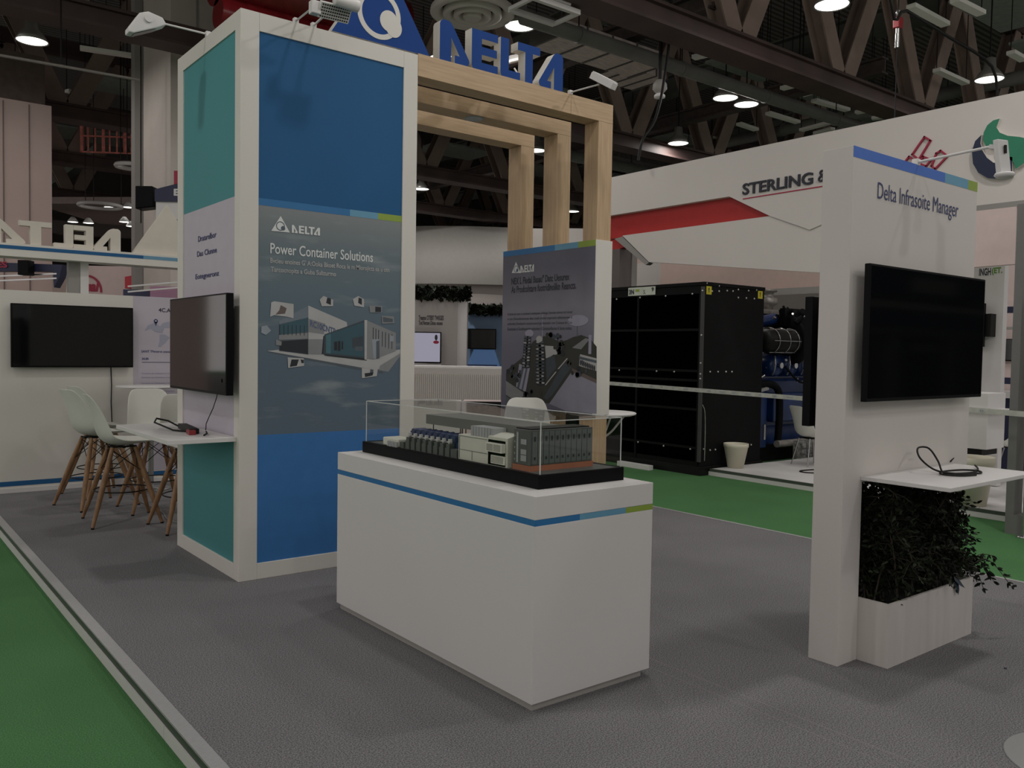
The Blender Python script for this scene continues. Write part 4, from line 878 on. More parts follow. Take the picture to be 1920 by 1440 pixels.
# ---------------------------------------------------------------- generator radiator cabinet
G0 = thing('generator_cabinet', (10.66, 9.5, -.1), 'large black generator radiator cabinet with bolts and stickers', 'generator')
MB().box(9.94, 11.40, 8.10, 12.2, -.1, 2.70).build('housing', GENB, G0, bevel=.008)
MB().box(9.93, 11.41, 8.09, 12.21, 2.70, 2.752).build('top_rail', GENB, G0, bevel=.006)
F = FX(9.94)
b = MB(); b.rect(F, -12.15, -8.18, .10, 2.58, .004); b.build('radiator_core', GENG, G0)
b = MB()
for u in (-8.16, -9.40, -10.6, -12.15): b.prism(F, [(u-.018, .02), (u+.018, .02), (u+.018, 2.62), (u-.018, 2.62)], .003, .014)
for v in (.30, .87, 1.30, 1.44, 2.05, 2.60): b.prism(F, [(-12.15, v-.018), (-8.14, v-.018), (-8.14, v+.018), (-12.15, v+.018)], .003, .012)
b.build('frame_ribs', GENB, G0)
MB().box(9.915, 9.94, 8.085, 8.14, .10, 2.68).build('corner_post', mat('post_dark_grey', (.05, .05, .05), .5), G0)
b = MB(); b.box(9.90, 11.42, 8.065, 12.2, -.1, .03); b.build('skid', BLACKM, G0)
mb_bolt = MAT_BOLT = mat('bolt_zinc', (.6, .6, .58), .3, .3)
bo = None
def bolt(P, n):
    global bo
    if bo is None:
        bo = MB().lathe([(0, .012), (.011, .011), (.014, .004), (.014, 0), (0, 0)], (0, 0, 0), 10).build('bolt', MAT_BOLT, G0, org=(0, 0, 0)); o = bo
    else: o = bo.copy(); COL.objects.link(o); o.parent = G0
    o.location = Vector(P)-Vector(G0.location); o.rotation_euler = (0, -PI/2, 0) if n == 'x' else (PI/2, 0, 0)
for u, v in [(9.99, 2.731), (10.117, 2.622), (10.274, 2.709), (10.277, 2.631), (10.466, 2.649), (10.606, 2.649), (10.735, 2.68), (10.986, 2.678), (10.74, 2.559), (10.938, 2.561), (11.139, 2.563), (11.187, 2.698), (10.115, 1.433), (10.301, 1.432), (10.491, 1.432), (10.632, 1.432), (10.013, 0.289), (10.162, 0.265), (10.286, 0.265), (11.16, 0.289)]: bolt((u, 8.10, v), 'y')
for a, v in [(-9.873, 2.559), (-9.356, 2.566), (-8.825, 2.57), (-8.306, 2.58), (-9.779, 1.409), (-8.974, 1.416), (-8.619, 1.418), (-9.332, 0.28), (-8.797, 0.273), (-8.273, 0.277)]: bolt((9.925, -a, v), 'x')
for v in (2.62, 1.97, 1.56, 1.40, 1.33): bolt((9.915, 8.11, v), 'x')
q = [(-9.616, 2.72), (-9.036, 2.726)]
b = MB(); b.rect(FX(9.925), q[0][0], q[1][0], 2.60, 2.73, .004, 0); b.rect(FX(9.925), q[0][0]+.16, q[0][0]+.24, 2.66, 2.70, .006, 1)
o = b.build('white_sticker', [STICK, LIME], G0)
text('3N', FX(9.925), q[0][0]+.02, 2.62, q[0][0]+.13, 2.70, INK, o, d=.006, bold=.05); text('9', FX(9.925), q[1][0]-.08, 2.65, q[1][0]-.03, 2.715, INK, o, d=.006, bold=.05); text('5,', FX(9.925), q[0][0]+.33, 2.61, q[0][0]+.38, 2.68, INK, o, d=.006)
for k, (u0, u1) in enumerate(((9.985, 10.105), (11.23, 11.35))):
    o = MB().rect(FY(8.10), u0, u1, 2.57, 2.69, .003).build('yellow_sticker', GOLDY, G0)
    text('!', FY(8.10), u0+.045, 2.60, u0+.07, 2.67, INK, o, d=.005, bold=.03)
b = MB(); b.tube(smooth([(9.93, 8.075, .95), (9.97, 8.06, .85), (9.99, 8.06, .6), (9.99, 8.06, .12)]), .008, 6); b.build('drain_pipe', STEEL, G0)
t = thing('floor_block', (10.0, 9.1, -.1), 'white flat block lying on the green floor in front of the generator cabinet', 'block')
MB().obox((9.72, 9.2, -.062), (0, .34, 0), (.05, 0, 0), (0, 0, .038)).build('block', WHITE3, t, bevel=.005)

# ---------------------------------------------------------------- blue engine
E0 = thing('generator_engine', (13, 9.2, -.1), 'large blue engine with black air filter and pipes behind the black cabinet', 'engine')
b = MB(); b.box(11.45, 15.6, 8.75, 10.1, -.1, .12); b.box(11.45, 15.6, 8.6, 8.7, -.1, .18); b.build('skid', BLACKM, E0)
MB().box(12.2, 15.0, 8.78, 9.9, .42, 1.30).build('engine_block', ENGB, E0, bevel=.06)
MB().box(12.0, 15.0, 8.75, 9.6, .12, .45).build('oil_sump', ENGB, E0, bevel=.05)
for k in range(6):
    x = 12.35+k*.42
    o = MB().lathe([(0, -.20), (.15, -.19), (.19, -.12), (.20, .10), (.14, .19), (0, .20)], (x+.1, 8.72, 1.52), 20, axis='y').build('cylinder_head', ENGB, E0)
    b = MB(); b.cyl((x+.1, 8.5, 1.52), (x+.1, 8.46, 1.52), .05); b.tube(smooth([(x-.02, 8.56, 1.36), (x-.06, 8.48, 1.5), (x-.02, 8.52, 1.68)]), .012, 6); b.build('cap', STEEL, o)
b = MB(); b.lathe([(0, -.06), (.40, -.06), (.46, -.02), (.46, .12), (.40, .2), (0, .2)], (12.85, 8.70, 1.95), 36, axis='x'); b.build('flywheel_housing', BLACKP, E0)
b = MB(); b.lathe([(.30, .2), (.42, .2), (.42, .3), (.30, .3)], (12.85, 8.70, 1.95), 36, axis='x'); b.build('flywheel_ring', ENGG, E0)
b = MB(); b.lathe([(0, -.55), (.12, -.55), (.19, -.45), (.21, -.1), (.21, .3), (0, .3)], (12.42, 8.48, 1.93), 24, axis='x'); b.build('air_filter', BLACKM, E0)
b = MB()
for z in (-.19, 0, .19): b.tube([(11.95+.04*abs(z)*3, 8.48-math.sqrt(max(0, .045-z*z)), 1.93+z), (12.7, 8.48-math.sqrt(max(0, .045-z*z)), 1.93+z)], .007, 5)
for x in (12.1, 12.4, 12.65): b.tube([(x, 8.48+.215*math.cos(a*PI/10), 1.93+.215*math.sin(a*PI/10)) for a in range(20)], .008, 5, closed=True)
b.build('filter_cage', STEEL, E0)
b = MB(); b.tube([(11.6, 8.9, 2.12), (12.75, 8.85, 2.32)], .10, 14); b.tube([(11.6, 8.9, 2.12), (11.5, 8.9, 1.9)], .10, 14); b.build('intake_pipe', ENGB, E0)
for x in (12.45, 13.05):
    b = MB(); b.lathe([(0, 2.45), (.10, 2.45), (.10, 2.55), (.17, 2.60), (.17, 2.70), (.10, 2.72), (.10, 2.80), (.16, 2.82), (.16, 2.86), (0, 2.86)], (x, 9.2, 0), 20); b.cyl((x, 9.2, 2.3), (x, 9.2, 2.5), .07)
    b.build('exhaust_stub', ENGG, E0)
b = MB(); b.tube([(11.9, 9.2, 2.40), (14.8, 9.2, 2.42)], .08, 12); b.box(12.1, 13.7, 9.05, 9.35, 2.42, 2.50); b.build('exhaust_manifold', ENGG, E0)
rp = random.Random(5)
b = MB()
b.box(12.7, 13.95, 8.6, 8.7, 2.2, 2.5)
for k in range(30):
    c = (rp.uniform(12.75, 13.9), rp.uniform(8.4, 8.9), rp.uniform(2.2, 2.45)); b.cyl(c, Vector(c)+Vector((rp.uniform(-.1, .1), rp.uniform(-.1, .1), .1)), rp.uniform(.02, .05))
b.build('valve_cluster', BLACKP, E0)
b = MB()
for k in range(26):
    c = Vector((rp.uniform(12.0, 14.8), rp.uniform(8.45, 8.7), rp.uniform(.9, 2.4))); b.cyl(c, c+Vector((rp.uniform(-.08, .08), -.03, rp.uniform(-.08, .08))), rp.uniform(.012, .03))
b.build('fittings', STEEL, E0)
b = MB()
b.tube(smooth([(11.55, 8.45, 1.2), (12.0, 8.4, 1.22), (12.25, 8.38, 1.1), (12.3, 8.38, .7), (12.3, 8.4, .2)]), .06, 10)
b.tube(smooth([(12.6, 8.5, 1.5), (12.9, 8.42, 1.25), (13.2, 8.45, 1.3), (13.4, 8.5, 1.7)]), .02, 8); b.tube(smooth([(13.8, 8.5, 1.6), (13.7, 8.42, 1.3), (13.3, 8.42, 1.2)]), .018, 8)
b.build('hoses', BLACKP, E0)
b = MB()
for z in (.62, .78, .95): b.cyl((12.37, 8.38, z), (12.37, 8.38, z+.06), .02)
for x in (11.52, 11.62, 11.72): b.cyl((x, 8.5, .15), (x, 8.5, 1.1), .012)
b.obox((11.9, 8.42, 1.13), (.12, 0, .02), (0, .02, 0), (0, 0, .03)); b.cyl((11.95, 8.42, .3), (11.95, 8.42, .55), .025); b.build('clamps', STEEL, E0)
b = MB(); b.box(11.85, 12.1, 8.48, 8.7, .15, 1.1); b.box(12.45, 14.4, 8.60, 8.74, .55, 1.05); b.build('side_cover', ENGB, E0, bevel=.02)
b = MB(); b.tube([(12.2, 8.35, .22), (14.6, 8.35, .22)], .06, 10); b.build('rail_pipe', ENGG, E0)
b = MB()
for i in range(9):
    for j in range(3): b.obox((12.75+i*.16, 8.2, -.02+j*.10), (.06, 0, 0), (0, .02, 0), (0, 0, .035))
b.box(12.6, 14.1, 8.22, 8.3, -.1, .26); b.build('battery_tray', mat('tray_mix', (.2, .2, .19), .5, var=.7, scale=20), E0)
b = MB()
for k in range(9):
    x = 11.5+k*.02; 
b.box(11.42, 11.60, 8.35, 8.6, 1.25, 1.85); b.box(11.42, 11.66, 8.3, 8.6, .1, .25); b.build('bracket_box', BLACKM, E0)
b = MB(); b.beam((11.42, 8.32, 1.83), (11.62, 8.32, 1.83), .03, .02); b.beam((11.60, 8.32, 1.83), (11.60, 8.32, 1.3), .02, .02); b.build('bracket_edge', STEEL, E0)

# ---------------------------------------------------------------- pots, chairs, tape on that stand
def pot(x, y, z, r0, r1, h, label):
    t = thing('plant_pot', (x, y, z), label, 'pot')
    MB().lathe([(0, 0), (r0, 0), (r0+(r1-r0)*.86, h*.84), (r1*.99, h*.86), (r1, h), (r1*.93, h), (r1*.9, h*.86), (r0*.92, .03), (0, .03)], (x, y, z), 36).build('pot', CREAM, t)
pot(10.52, 8.02-.12, .001, .115, .185, .365, 'empty cream plastic pot on the corner of the white platform')
pot(10.28, 4.42, .001, .17, .25, .56, 'cream pot seen under the right shelf, on the white platform')
def make_chair(label, loc, rz):
    t = thing('shell_chair', (0, 0, 0), label, 'chair', 'white shell chairs on the white platform')
    o = shell(MB(), .44).build('seat_shell', SHELL, t, solid=.008); md = o.modifiers.new('sub', 'SUBSURF'); md.levels = 1; md.render_levels = 1
    for sx in (1, -1):
        for sy in (1, -1): MB().tube([(sx*.13, sy*.13, .425), (sx*.21, sy*.20, 0)], [.011, .008], 8).build('leg', STEEL, t)
    b = MB(); b.beam((-.14, 0, .425), (.14, 0, .425), .26, .012); b.build('seat_plate', BLACKM, t)
    t.location = loc; t.rotation_euler[2] = rz; return t
c0 = make_chair('white shell chair on the white platform, half hidden by the right display wall', (11.78, 7.44, 0), math.radians(-20))
dup(c0, (13.25, 5.05, 0), math.radians(165), 'white shell chair behind the tape, right of the television wall')
dup(c0, (12.9, 5.75, 0), math.radians(-30), 'white shell chair farther back, left of the white cabinet')
b = MB(); b.tube(smooth([(11.2, 6.75, .006), (10.95, 6.95, .006), (11.0, 7.12, .006), (11.3, 7.1, .006), (11.6, 6.95, .006)]), .012, 6)
tag(b.build('floor_cable', BLACKM, org=(11.1, 7, 0)), 'black cable loop on the white platform in front of the shell chair', 'cable')
TP = thing('barrier_tape', (9.6, 6, 0), 'white printed barrier tape stretched across the green aisle', 'barrier tape')
q = [(9.35, -a, z) for a, z in [(-10.6, 1.232)]+[(-9.371, 1.216), (-6.627, 1.176), (-5.97, 1.164), (-4.073, 1.155), (-3.506, 1.143)]]
b = MB()
for a, c in zip(q, q[1:]): b.add([(a[0], a[1], a[2]-.028), (c[0], c[1], c[2]-.028), (c[0], c[1], c[2]+.028), (a[0], a[1], a[2]+.028)], [(0, 1, 2, 3)])
b.build('tape', mat('tape_white', (.50, .50, .46), .5, var=.15, scale=12), TP)
b = MB()
rp = random.Random(9)
for k in range(26):
    y = 9.2-k*.21; i = max(j for j in range(len(q)-1) if q[j][1] >= y or j == 0); a, c = q[i], q[i+1]; z = a[2]+(c[2]-a[2])*(a[1]-y)/(a[1]-c[1])
    for j in range(rp.randint(2, 4)): b.add([(9.338, y-j*.022, z-.008), (9.338, y-j*.022-.014, z-.008), (9.338, y-j*.022-.014, z+.01), (9.338, y-j*.022, z+.01)], [(0, 1, 2, 3)])
b.build('tape_print', PG['cloud'], TP)
for y, zt in ((10.62, 1.26), (q[-1][1]-.02, 1.2)):
    t = thing('tape_post', (9.35, y, -.1), 'thin steel post holding the %s end of the barrier tape' % ('far' if y > 5 else 'near'), 'post')
    MB().cyl((9.35, y, -.09), (9.35, y, zt), .018).build('post', STEEL, t); MB().lathe([(0, 0), (.07, 0), (.07, .01), (.02, .02)], (9.35, y, -.1)).build('base', STEEL, t)
# far right structures
t = thing('grey_portal', (9.6, 3.2, -.1), 'grey portal column with a green panel at the right edge', 'column')
b = MB(); b.box(9.43, 9.63, 3.62, 3.70, -.1, 3.27); b.box(9.43, 9.70, 2.2, 3.62, -.1, .10); b.box(9.45, 9.62, 2.4, 3.62, 3.10, 3.27); b.build('frame', mat('portal_grey', (.17, .165, .16), .5, var=.05), t)
b = MB(); b.box(9.50, 9.60, 2.3, 3.55, .16, 2.3); b.build('inner_frame', GREYP, t)
b = MB(); b.box(9.485, 9.50, 2.35, 3.48, .24, 2.2); b.build('green_panel', GREENB, t)
t = thing('exhibit_wall', (12.4, 4.4, 0), 'tall pale wall with green and black lettering, right of the display wall', 'wall panel')
F = FX(12.0)
MB().prism(F, [(-5.7, 0.01), (-4.83, 0.01), (-4.83, 3.4), (-5.7, 3.4)], -.12, 0).build('panel', WHITE3, t)
text('INGH', F, -5.15, 2.80, -5.0, 2.90, INK, t, bold=.03); text('(ET.', F, -4.99, 2.80, -4.86, 2.90, GREENB, t, bold=.03)
tv('television', FX(11.80), -5.25, -4.98, 1.85, 2.42, -.05, 0, 'grey screen seen on the pale wall beside the right television edge', scr=mat('screen_grey', (.10, .095, .09), .2), mount=-.2)
t = thing('exhibit_wall', (14.6, 5.2, 0), 'pinkish wall with navy bands, far right behind the grey column', 'wall panel')
F = FX(14.5)
MB().prism(F, [(-6.3, .01), (-4.6, .01), (-4.6, 4.1), (-6.3, 4.1)], -.1, 0).build('panel', PINKW, t)
b = MB(); b.rect(F, -6.3, -4.6, 2.42, 2.52, .004); b.rect(F, -6.3, -4.6, 1.30, 1.40, .004); b.build('navy_band', NAVY, t)
b = MB(); b.rect(F, -6.3, -4.6, 2.16, 2.2, .004); b.build('groove', GREYL, t)
tv('television', F, -6.0, -5.52, 1.66, 2.01, .03, .07, 'small black screen on the pinkish wall at the far right', mount=0)
t = thing('reception_desk', (13.8, 4.8, 0), 'navy fronted desk with a white top, far right behind the tape', 'desk')
MB().box(14.0, 14.38, 4.3, 6.6, .01, 1.10).build('front', NAVY, t); MB().box(13.9, 14.4, 4.3, 6.6, 1.10, 1.20).build('top', WHITE3, t)
b = MB(); b.prism(FX(13.99), [(-5.95, 1.13), (-5.6, 1.13), (-5.6, 1.17), (-5.95, 1.17)], 0, .005); 
t = thing('white_cabinet', (11.2, 4.9, 0), 'white low cabinet behind the slim black post', 'cabinet')
MB().box(11.0, 11.5, 4.56, 5.2, .58, 1.27).build('body', WHITE3, t, bevel=.004); MB().box(10.96, 11.5, 4.46, 5.2, 1.04, 1.075).build('shelf', WHITE3, t)
MB().box(11.02, 11.45, 4.62, 5.15, .50, .58).build('painted_shadow_gap', BLACKM, t)  # solid black box stands in for shade under the cabinet body
b = MB(); b.cyl((11.25, 4.9, .01), (11.25, 4.9, .5), .03); b.lathe([(0, .0), (.2, .0), (.2, .02), (.03, .05)], (11.25, 4.9, .0)); b.build('pedestal', STEEL, t)

# ---------------------------------------------------------------- far stands seen between the tower and the poster box
FH = Vector((math.cos(YAW), math.sin(YAW), 0)); RH = Vector((math.sin(YAW), -math.cos(YAW), 0))
def FR(D): return lambda u, v, d=0: RH*u+FH*(D-d)+Vector((0, 0, v))   # upright boards facing the aisle diagonally
def rbox(mb, D, q0, q1, z0=None, depth=.3, m=0):
    (u0, v0), (u1, v1) = q0, q1; z = v1 if z0 is None else z0
    return mb.prism(FR(D), [(u0, z), (u1, z), (u1, v0), (u0, v0)], -depth, 0, m, m)
t = thing('ribbed_counter', tuple(FR(23.4)(-1.4, -.1)), 'long white ribbed counter far behind the model case', 'counter')
q = [(-2.785, 1.175), (-0.262, 1.171), (-2.772, 0.077), (-0.261, 1.096)]
b = MB(); rbox(b, 24, q[0], (q[1][0], q[2][1]), -.1, .8); b.build('body', WHITE2, t)
b = MB(); rbox(b, 24.06, (q[0][0]-.05, q[0][1]+.05), (q[1][0]+.05, q[3][1]), None, .9); b.build('top', WHITE3, t)
b = MB(); n = 44
for k in range(n):
    u = q[0][0]+(q[1][0]-q[0][0])*(k+.3)/n; b.prism(FR(24), [(u, .0), (u+.025, .0), (u+.025, q[3][1]-.08), (u, q[3][1]-.08)], 0, .03)
b.build('ribs', WHITE, t)
t = thing('display_booth', tuple(FR(26)(-2.4, -.1)), 'far display booth with a lit screen and leafy top, beside the tower edge', 'booth')
q = [(-3.124, 3.286), (-1.697, 3.31), (-1.665, 0.974), (-1.406, 3.379), (-2.021, 3.24), (-1.907, 3.242)]
b = MB(); rbox(b, 26, q[0], q[1], -.1, .5); b.build('wall', mat('booth_grey', (.42, .39, .37), .6), t)
b = MB(); rbox(b, 26.1, (q[1][0], q[1][1]), (q[3][0], q[3][1]), -.1, .6); b.build('pilaster', WHITE3, t)
for s, a in (("Tresme OTEBT TWEGES", [(-2.872, 2.578), (-2.111, 2.721)]), ("Tod Rerzen Diosu osuses", [(-2.87, 2.433), (-2.141, 2.558)])): text(s, FR(26), a[0][0], a[0][1], a[1][0], a[1][1], INK, t, bold=.02, d=.01)
q = [(-3.112, 2.218), (-2.165, 1.275)]
o = thing('television', tuple(FR(25.8)(q[0][0], q[1][1])), 'lit screen with a pale picture in the far booth beside the tower', 'television')
MB().prism(FR(25.8), [(q[0][0], q[1][1]), (q[1][0], q[1][1]), (q[1][0], q[0][1]), (q[0][0], q[0][1])], -.12, 0).build('housing', BLACKP, o)
s1 = MB().prism(FR(25.8), [(q[0][0]+.03, q[1][1]+.04), (q[1][0]-.03, q[1][1]+.04), (q[1][0]-.03, q[0][1]-.03), (q[0][0]+.03, q[0][1]-.03)], .001, .01).build('screen', LIT, o)
q = [(-2.375, 1.936), (-2.246, 1.938), (-2.313, 2.13), (-2.312, 2.066)]
b = MB(); b.disc(FR(25.8), q[2][0]+.0, q[2][1]-.08, .045, .02, 0, 12, rv=.09); b.disc(FR(25.8), q[2][0], q[2][1]-.22, .09, .02, 1, 12, rv=.05); b.build('picture_mark', [INK, REDD], o)
q = [(-3.088, 1.262), (-2.164, 1.18)]; b = MB(); rbox(b, 25.85, q[0], q[1], None, .2); b.build('tv_ledge', WHITE3, t)
def hedge(name, D, x0, x1, y0, y1, label, seed, n=500, parent=None):
    rr = random.Random(seed); b = MB(); P = FR(D)
    for k in range(n):
        u = x0+(x1-x0)*rr.random(); v = y0+(y1-y0)*min(1, max(0, rr.gauss(.5, .27))); c = P(u, v, rr.uniform(-.25, .28)); s_ = rr.uniform(.06, .13)
        a = Vector((rr.gauss(0, 1), rr.gauss(0, 1), rr.gauss(0, 1))).normalized()*s_; e_ = a.cross(Vector((rr.gauss(0, 1), rr.gauss(0, 1), rr.gauss(0, 1)))).normalized()*s_*.6
        b.add([c-a, c+e_, c+a, c-e_], [(0, 1, 2, 3)])
    b.prism(P, [(x0+.08, y0+(y1-y0)*.22), (x1-.1, y0+(y1-y0)*.22), (x1-.1, y0+(y1-y0)*.72), (x0+.08, y0+(y1-y0)*.72)], -.2, .15)
    o = b.build(name, LEAFM, parent, org=tuple(P((x0+x1)/2, y0)) if parent is None else None)
    if parent is None: tag(o, label, 'plant')
    return o
q = [(-3.128, 3.593), (-1.323, 3.203)]; hedge('hedge', 26.1, q[0][0], q[1][0], q[1][1], q[0][1], 'dark trailing foliage along the top of the far booth beside the tower', 1, 1100)
t = thing('display_booth', tuple(FR(28)(-1.5, -.1)), 'far blue lit booth with a black television and leafy top', 'booth')
q = [(-1.559, 2.95), (-0.214, 2.972), (-1.533, 1.098), (-0.184, 1.12)]
b = MB(); rbox(b, 28, q[0], q[1], -.1, .4); b.build('wall', mat('booth_blue', (.16, .24, .37), .5), t)
q = [(-1.524, 1.711), (-0.587, 1.114)]; b = MB(); b.prism(FR(28), [(q[0][0], q[1][1]), (q[1][0]+.2, q[1][1]), (q[1][0], q[0][1]), (q[0][0]+.25, q[0][1])], .005, .02); b.build('lit_panel', BLUELIT, t)
q = [(-0.543, 1.657), (-0.217, 1.015)]; b = MB(); rbox(b, 28.1, q[0], q[1], None, .08); b.build('notice_board', WHITE3, t)
q = [(-1.501, 2.55), (-1.046, 2.505)]; b = MB(); rbox(b, 28.05, q[0], q[1], None, .04); b.build('lettering_strip', STRIPE, t)
b = MB(); q = [(-1.552, 1.221), (-0.5, 1.185)]; rbox(b, 27.6, q[0], q[1], None, .3); b.build('dark_ledge', NAVY, t)
q = [(-1.579, 3.142), (-0.212, 2.868)]; hedge('hedge', 27.7, q[0][0], q[1][0], q[1][1], q[0][1], 'dark trailing foliage along the top of the far blue booth', 2, 700)
q = [(-1.534, 2.385), (-0.538, 1.727)]
o = thing('television', tuple(FR(27.6)(q[0][0], q[1][1])), 'black television in the far blue lit booth', 'television')
MB().prism(FR(27.6), [(q[0][0], q[1][1]), (q[1][0], q[1][1]), (q[1][0], q[0][1]), (q[0][0], q[0][1])], -.3, 0).build('housing', BLACKP, o)
MB().prism(FR(27.6), [(q[0][0]+.03, q[1][1]+.03), (q[1][0]-.03, q[1][1]+.03), (q[1][0]-.03, q[0][1]-.03), (q[0][0]+.03, q[0][1]-.03)], .0005, .01).build('screen', SCREEN, o)
# suspended ring banner
t = thing('ring_banner', tuple(FR(37)(-2, 3.2)), 'wide white round banner hanging over the far booths', 'banner')
c0_ = FR(41.5)(-2.0, 0)
MB().lathe([(7.9, 4.27), (8.0, 4.27), (8.0, 6.52), (7.9, 6.52), (7.9, 4.27)], c0_, 96).build('fabric_band', mat('banner_white', (.82, .79, .74), .7, var=.02), t)
MB().lathe([(7.2, -.1), (7.2, 3.35), (7.22, 3.35), (7.22, 3.40), (7.2, 3.40), (7.2, 4.6)], c0_, 96).build('inner_wall', mat('banner_pinkish', (.66, .60, .57), .6, var=.02), t)
b = MB()
for k in range(12): a = k*PI/6; b.cyl(c0_+Vector((7.95*math.cos(a), 7.95*math.sin(a), 6.52)), c0_+Vector((7.95*math.cos(a), 7.95*math.sin(a), 11)), .02, n=6)
b.build('hanging_wire', BLACKM, t)
t = thing('white_stand', tuple(FR(24)(1, -.1)), 'white exhibition stand glimpsed between the oak posts', 'booth')
q = [(0.376, 5.121), (0.984, 4.508), (1.42, 5.139), (1.999, 4.525)]
b = MB(); rbox(b, 24, q[0], q[1], -.1, 1); rbox(b, 24, q[2], q[3], -.1, 1); b.build('wall', WHITE2, t)
# pale furniture behind the model case
t = thing('white_cabinet', tuple(FR(15.6)(-.9, -.1)), 'white low cabinet with a dark opening painted on its front far behind the model case', 'cabinet')
q = [(-1.832, 0.742), (-0.948, 0.434)]
b = MB(); rbox(b, 15.7, q[0], q[1], -.1, .5); b.build('side_unit', WHITE2, t)
q = [(-0.894, 0.758), (-0.038, 0.449)]
b = MB(); rbox(b, 15.6, q[0], q[1], -.1, .5); b.build('body', PINKW, t)
b = MB(); b.prism(FR(15.6), [(q[0][0]+.01, q[0][1]-.002), (q[1][0], q[0][1]-.002), (q[1][0], q[0][1]-.16), (q[0][0]+.6, q[0][1]-.08)], .001, .01); b.build('painted_opening', BLACKM, t)  # flat black sheet stands in for the shaded inside

# ---------------------------------------------------------------- far left: columns, signs, light rings
t = thing('hall_column', (5.6, 17, -.1), 'huge concrete hall column rising behind the tower', 'column')
MB().box(4.71, 7.6, 16.0, 18.0, -.1, 12.9).build('shaft', CONC, t)
for x in (5.16, 5.58, 5.92): MB().box(x, x+.03, 15.97, 16.0, 3, 12.9).build('joint', GREYP, t)
b = MB(); b.box(4.55, 4.70, 17.75, 18.0, -.1, 12.9); b.build('grey_post', GREYP, t)
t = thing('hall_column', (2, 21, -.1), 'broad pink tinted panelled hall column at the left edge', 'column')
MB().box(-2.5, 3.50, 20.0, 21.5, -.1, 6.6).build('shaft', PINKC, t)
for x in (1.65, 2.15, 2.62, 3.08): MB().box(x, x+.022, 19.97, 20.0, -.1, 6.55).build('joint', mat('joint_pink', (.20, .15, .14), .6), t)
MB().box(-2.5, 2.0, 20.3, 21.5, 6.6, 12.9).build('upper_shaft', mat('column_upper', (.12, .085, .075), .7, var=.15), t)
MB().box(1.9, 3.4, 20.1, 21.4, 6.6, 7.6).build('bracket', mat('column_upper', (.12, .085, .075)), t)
FL = 19
t = thing('red_sign_wall', tuple(FR(18.5)(-9, -.1)), 'pale stand wall with a dark red ring and letters, far left above the partition', 'wall panel')
q = [(-9.271, 3.379), (-8.085, 2.687), (-9.813, 3.348), (-9.435, 2.664)]
b = MB(); rbox(b, 18.5, q[0], q[1], -.1, .3); b.build('panel', PINKW, t)
qc = [(-9.238, 2.84)][0]; b = MB(); b.ring(FR(18.5), qc[0], qc[1], .30, .345, .02, 0, 40, a0=-.1, a1=PI*.62, depth=.015); b.build('ring_mark', REDD, t)
qq = [(-9.273, 2.84), (-8.949, 3.052)]; text('ual', FR(18.5), qq[0][0], qq[0][1]-.02, qq[1][0], qq[1][1], REDD, t, bold=.05, shear=.2, d=.01)
q = [(-9.069, 3.529), (-8.66, 2.586)]; t2 = thing('wall_panel', tuple(FR(17)(q[0][0], -.1)), 'pale slanted stand panel behind the header beam column', 'wall panel')
b = MB(); b.prism(FR(17), [(q[0][0]-.1, -.1), (q[1][0], -.1), (q[1][0]-.1, q[0][1]), (q[0][0]+.25, q[0][1])], -.2, 0); b.build('panel', WHITE2, t2)
q = [(-7.953, 3.074), (-7.604, 2.819)]; t = thing('red_box_sign', tuple(FR(17.5)(*q[0])), 'plain bright red box sign, far left above the partition', 'sign')
b = MB(); u0, v1 = q[0]; u1, v0 = q[1]; b.prism(FR(17.5), [(u0, v0+.02), (u1, v0+.05), (u1, v1+.07), (u0, v1)], -.4, 0); b.build('box', mat('red_bright', (.55, .03, .05), .5), t)
b = MB(); b.beam(FR(17.4)(u0+.1, v0-.05), FR(17.4)(u1+.6, v0+.05), .03, .03); b.beam(FR(17.4)(u0+.1, v0-.2), FR(17.4)(u0+.1, v0+.05), .03, .03); b.beam(FR(17.4)(u0+.1, v0-.1), FR(17.4)(u0+.1, -.1), .04, .04); b.build('rail', STEEL, t)
q = [(-6.318, 2.627), (-5.586, 2.522), (-6.156, 2.575), (-5.586, 2.531)]; t = thing('purple_fascia', tuple(FR(14.5)(q[0][0], -.1)), 'mauve and navy fascia strip behind the partition wall poster', 'fascia')
b = MB(); rbox(b, 14.5, (q[0][0]-.3, q[0][1]), (q[2][0], q[1][1]), -.1, .2, 0); rbox(b, 14.49, (q[2][0], q[0][1]+.06), (q[1][0], q[1][1]), -.1, .2, 1); b.build('strip', [NAVY, mat('mauve', (.42, .22, .33), .6)], t)
q = [(-6.4, 2.657), (-5.515, 2.601)]; t = thing('truss_rail', tuple(FR(14.2)(*q[0])), 'thin white lighting rail above the mauve fascia', 'rail')
b = MB()
for dv in (0, .09): b.beam(FR(14.2)(q[0][0], q[0][1]+dv-.09), FR(14.2)(q[1][0], q[0][1]+dv), .025, .025)
for k in range(5): u = q[0][0]+(q[1][0]-q[0][0])*k/4; b.beam(FR(14.2)(u, q[0][1]-.09+.02*k), FR(14.2)(u, q[0][1]-.3), .02, .02)
b.beam(FR(14.2)(q[0][0]+.1, q[0][1]), FR(14.2)(q[0][0]+.1, -.1), .04, .04); b.build('rail', WHITE3, t)
q = [(-9.283, 3.098), (-7.957, 2.952), (-8.554, 3.119), (-8.369, 2.862), (-9.003, 3.019)]; t = thing('navy_banner', tuple(FR(15)(*q[0])), 'navy banner beam behind the header, with red lettering over it', 'banner')
b = MB(); b.prism(FR(15), [(q[0][0], q[0][1]-.12), (q[1][0]-.1, q[1][1]-.02), (q[1][0]-.2, q[1][1]-.25), (q[1][0]-.0, q[1][1]+.1), (q[1][0]-.25, q[1][1]+.17), (q[0][0], q[0][1]+.05)], -.2, 0)
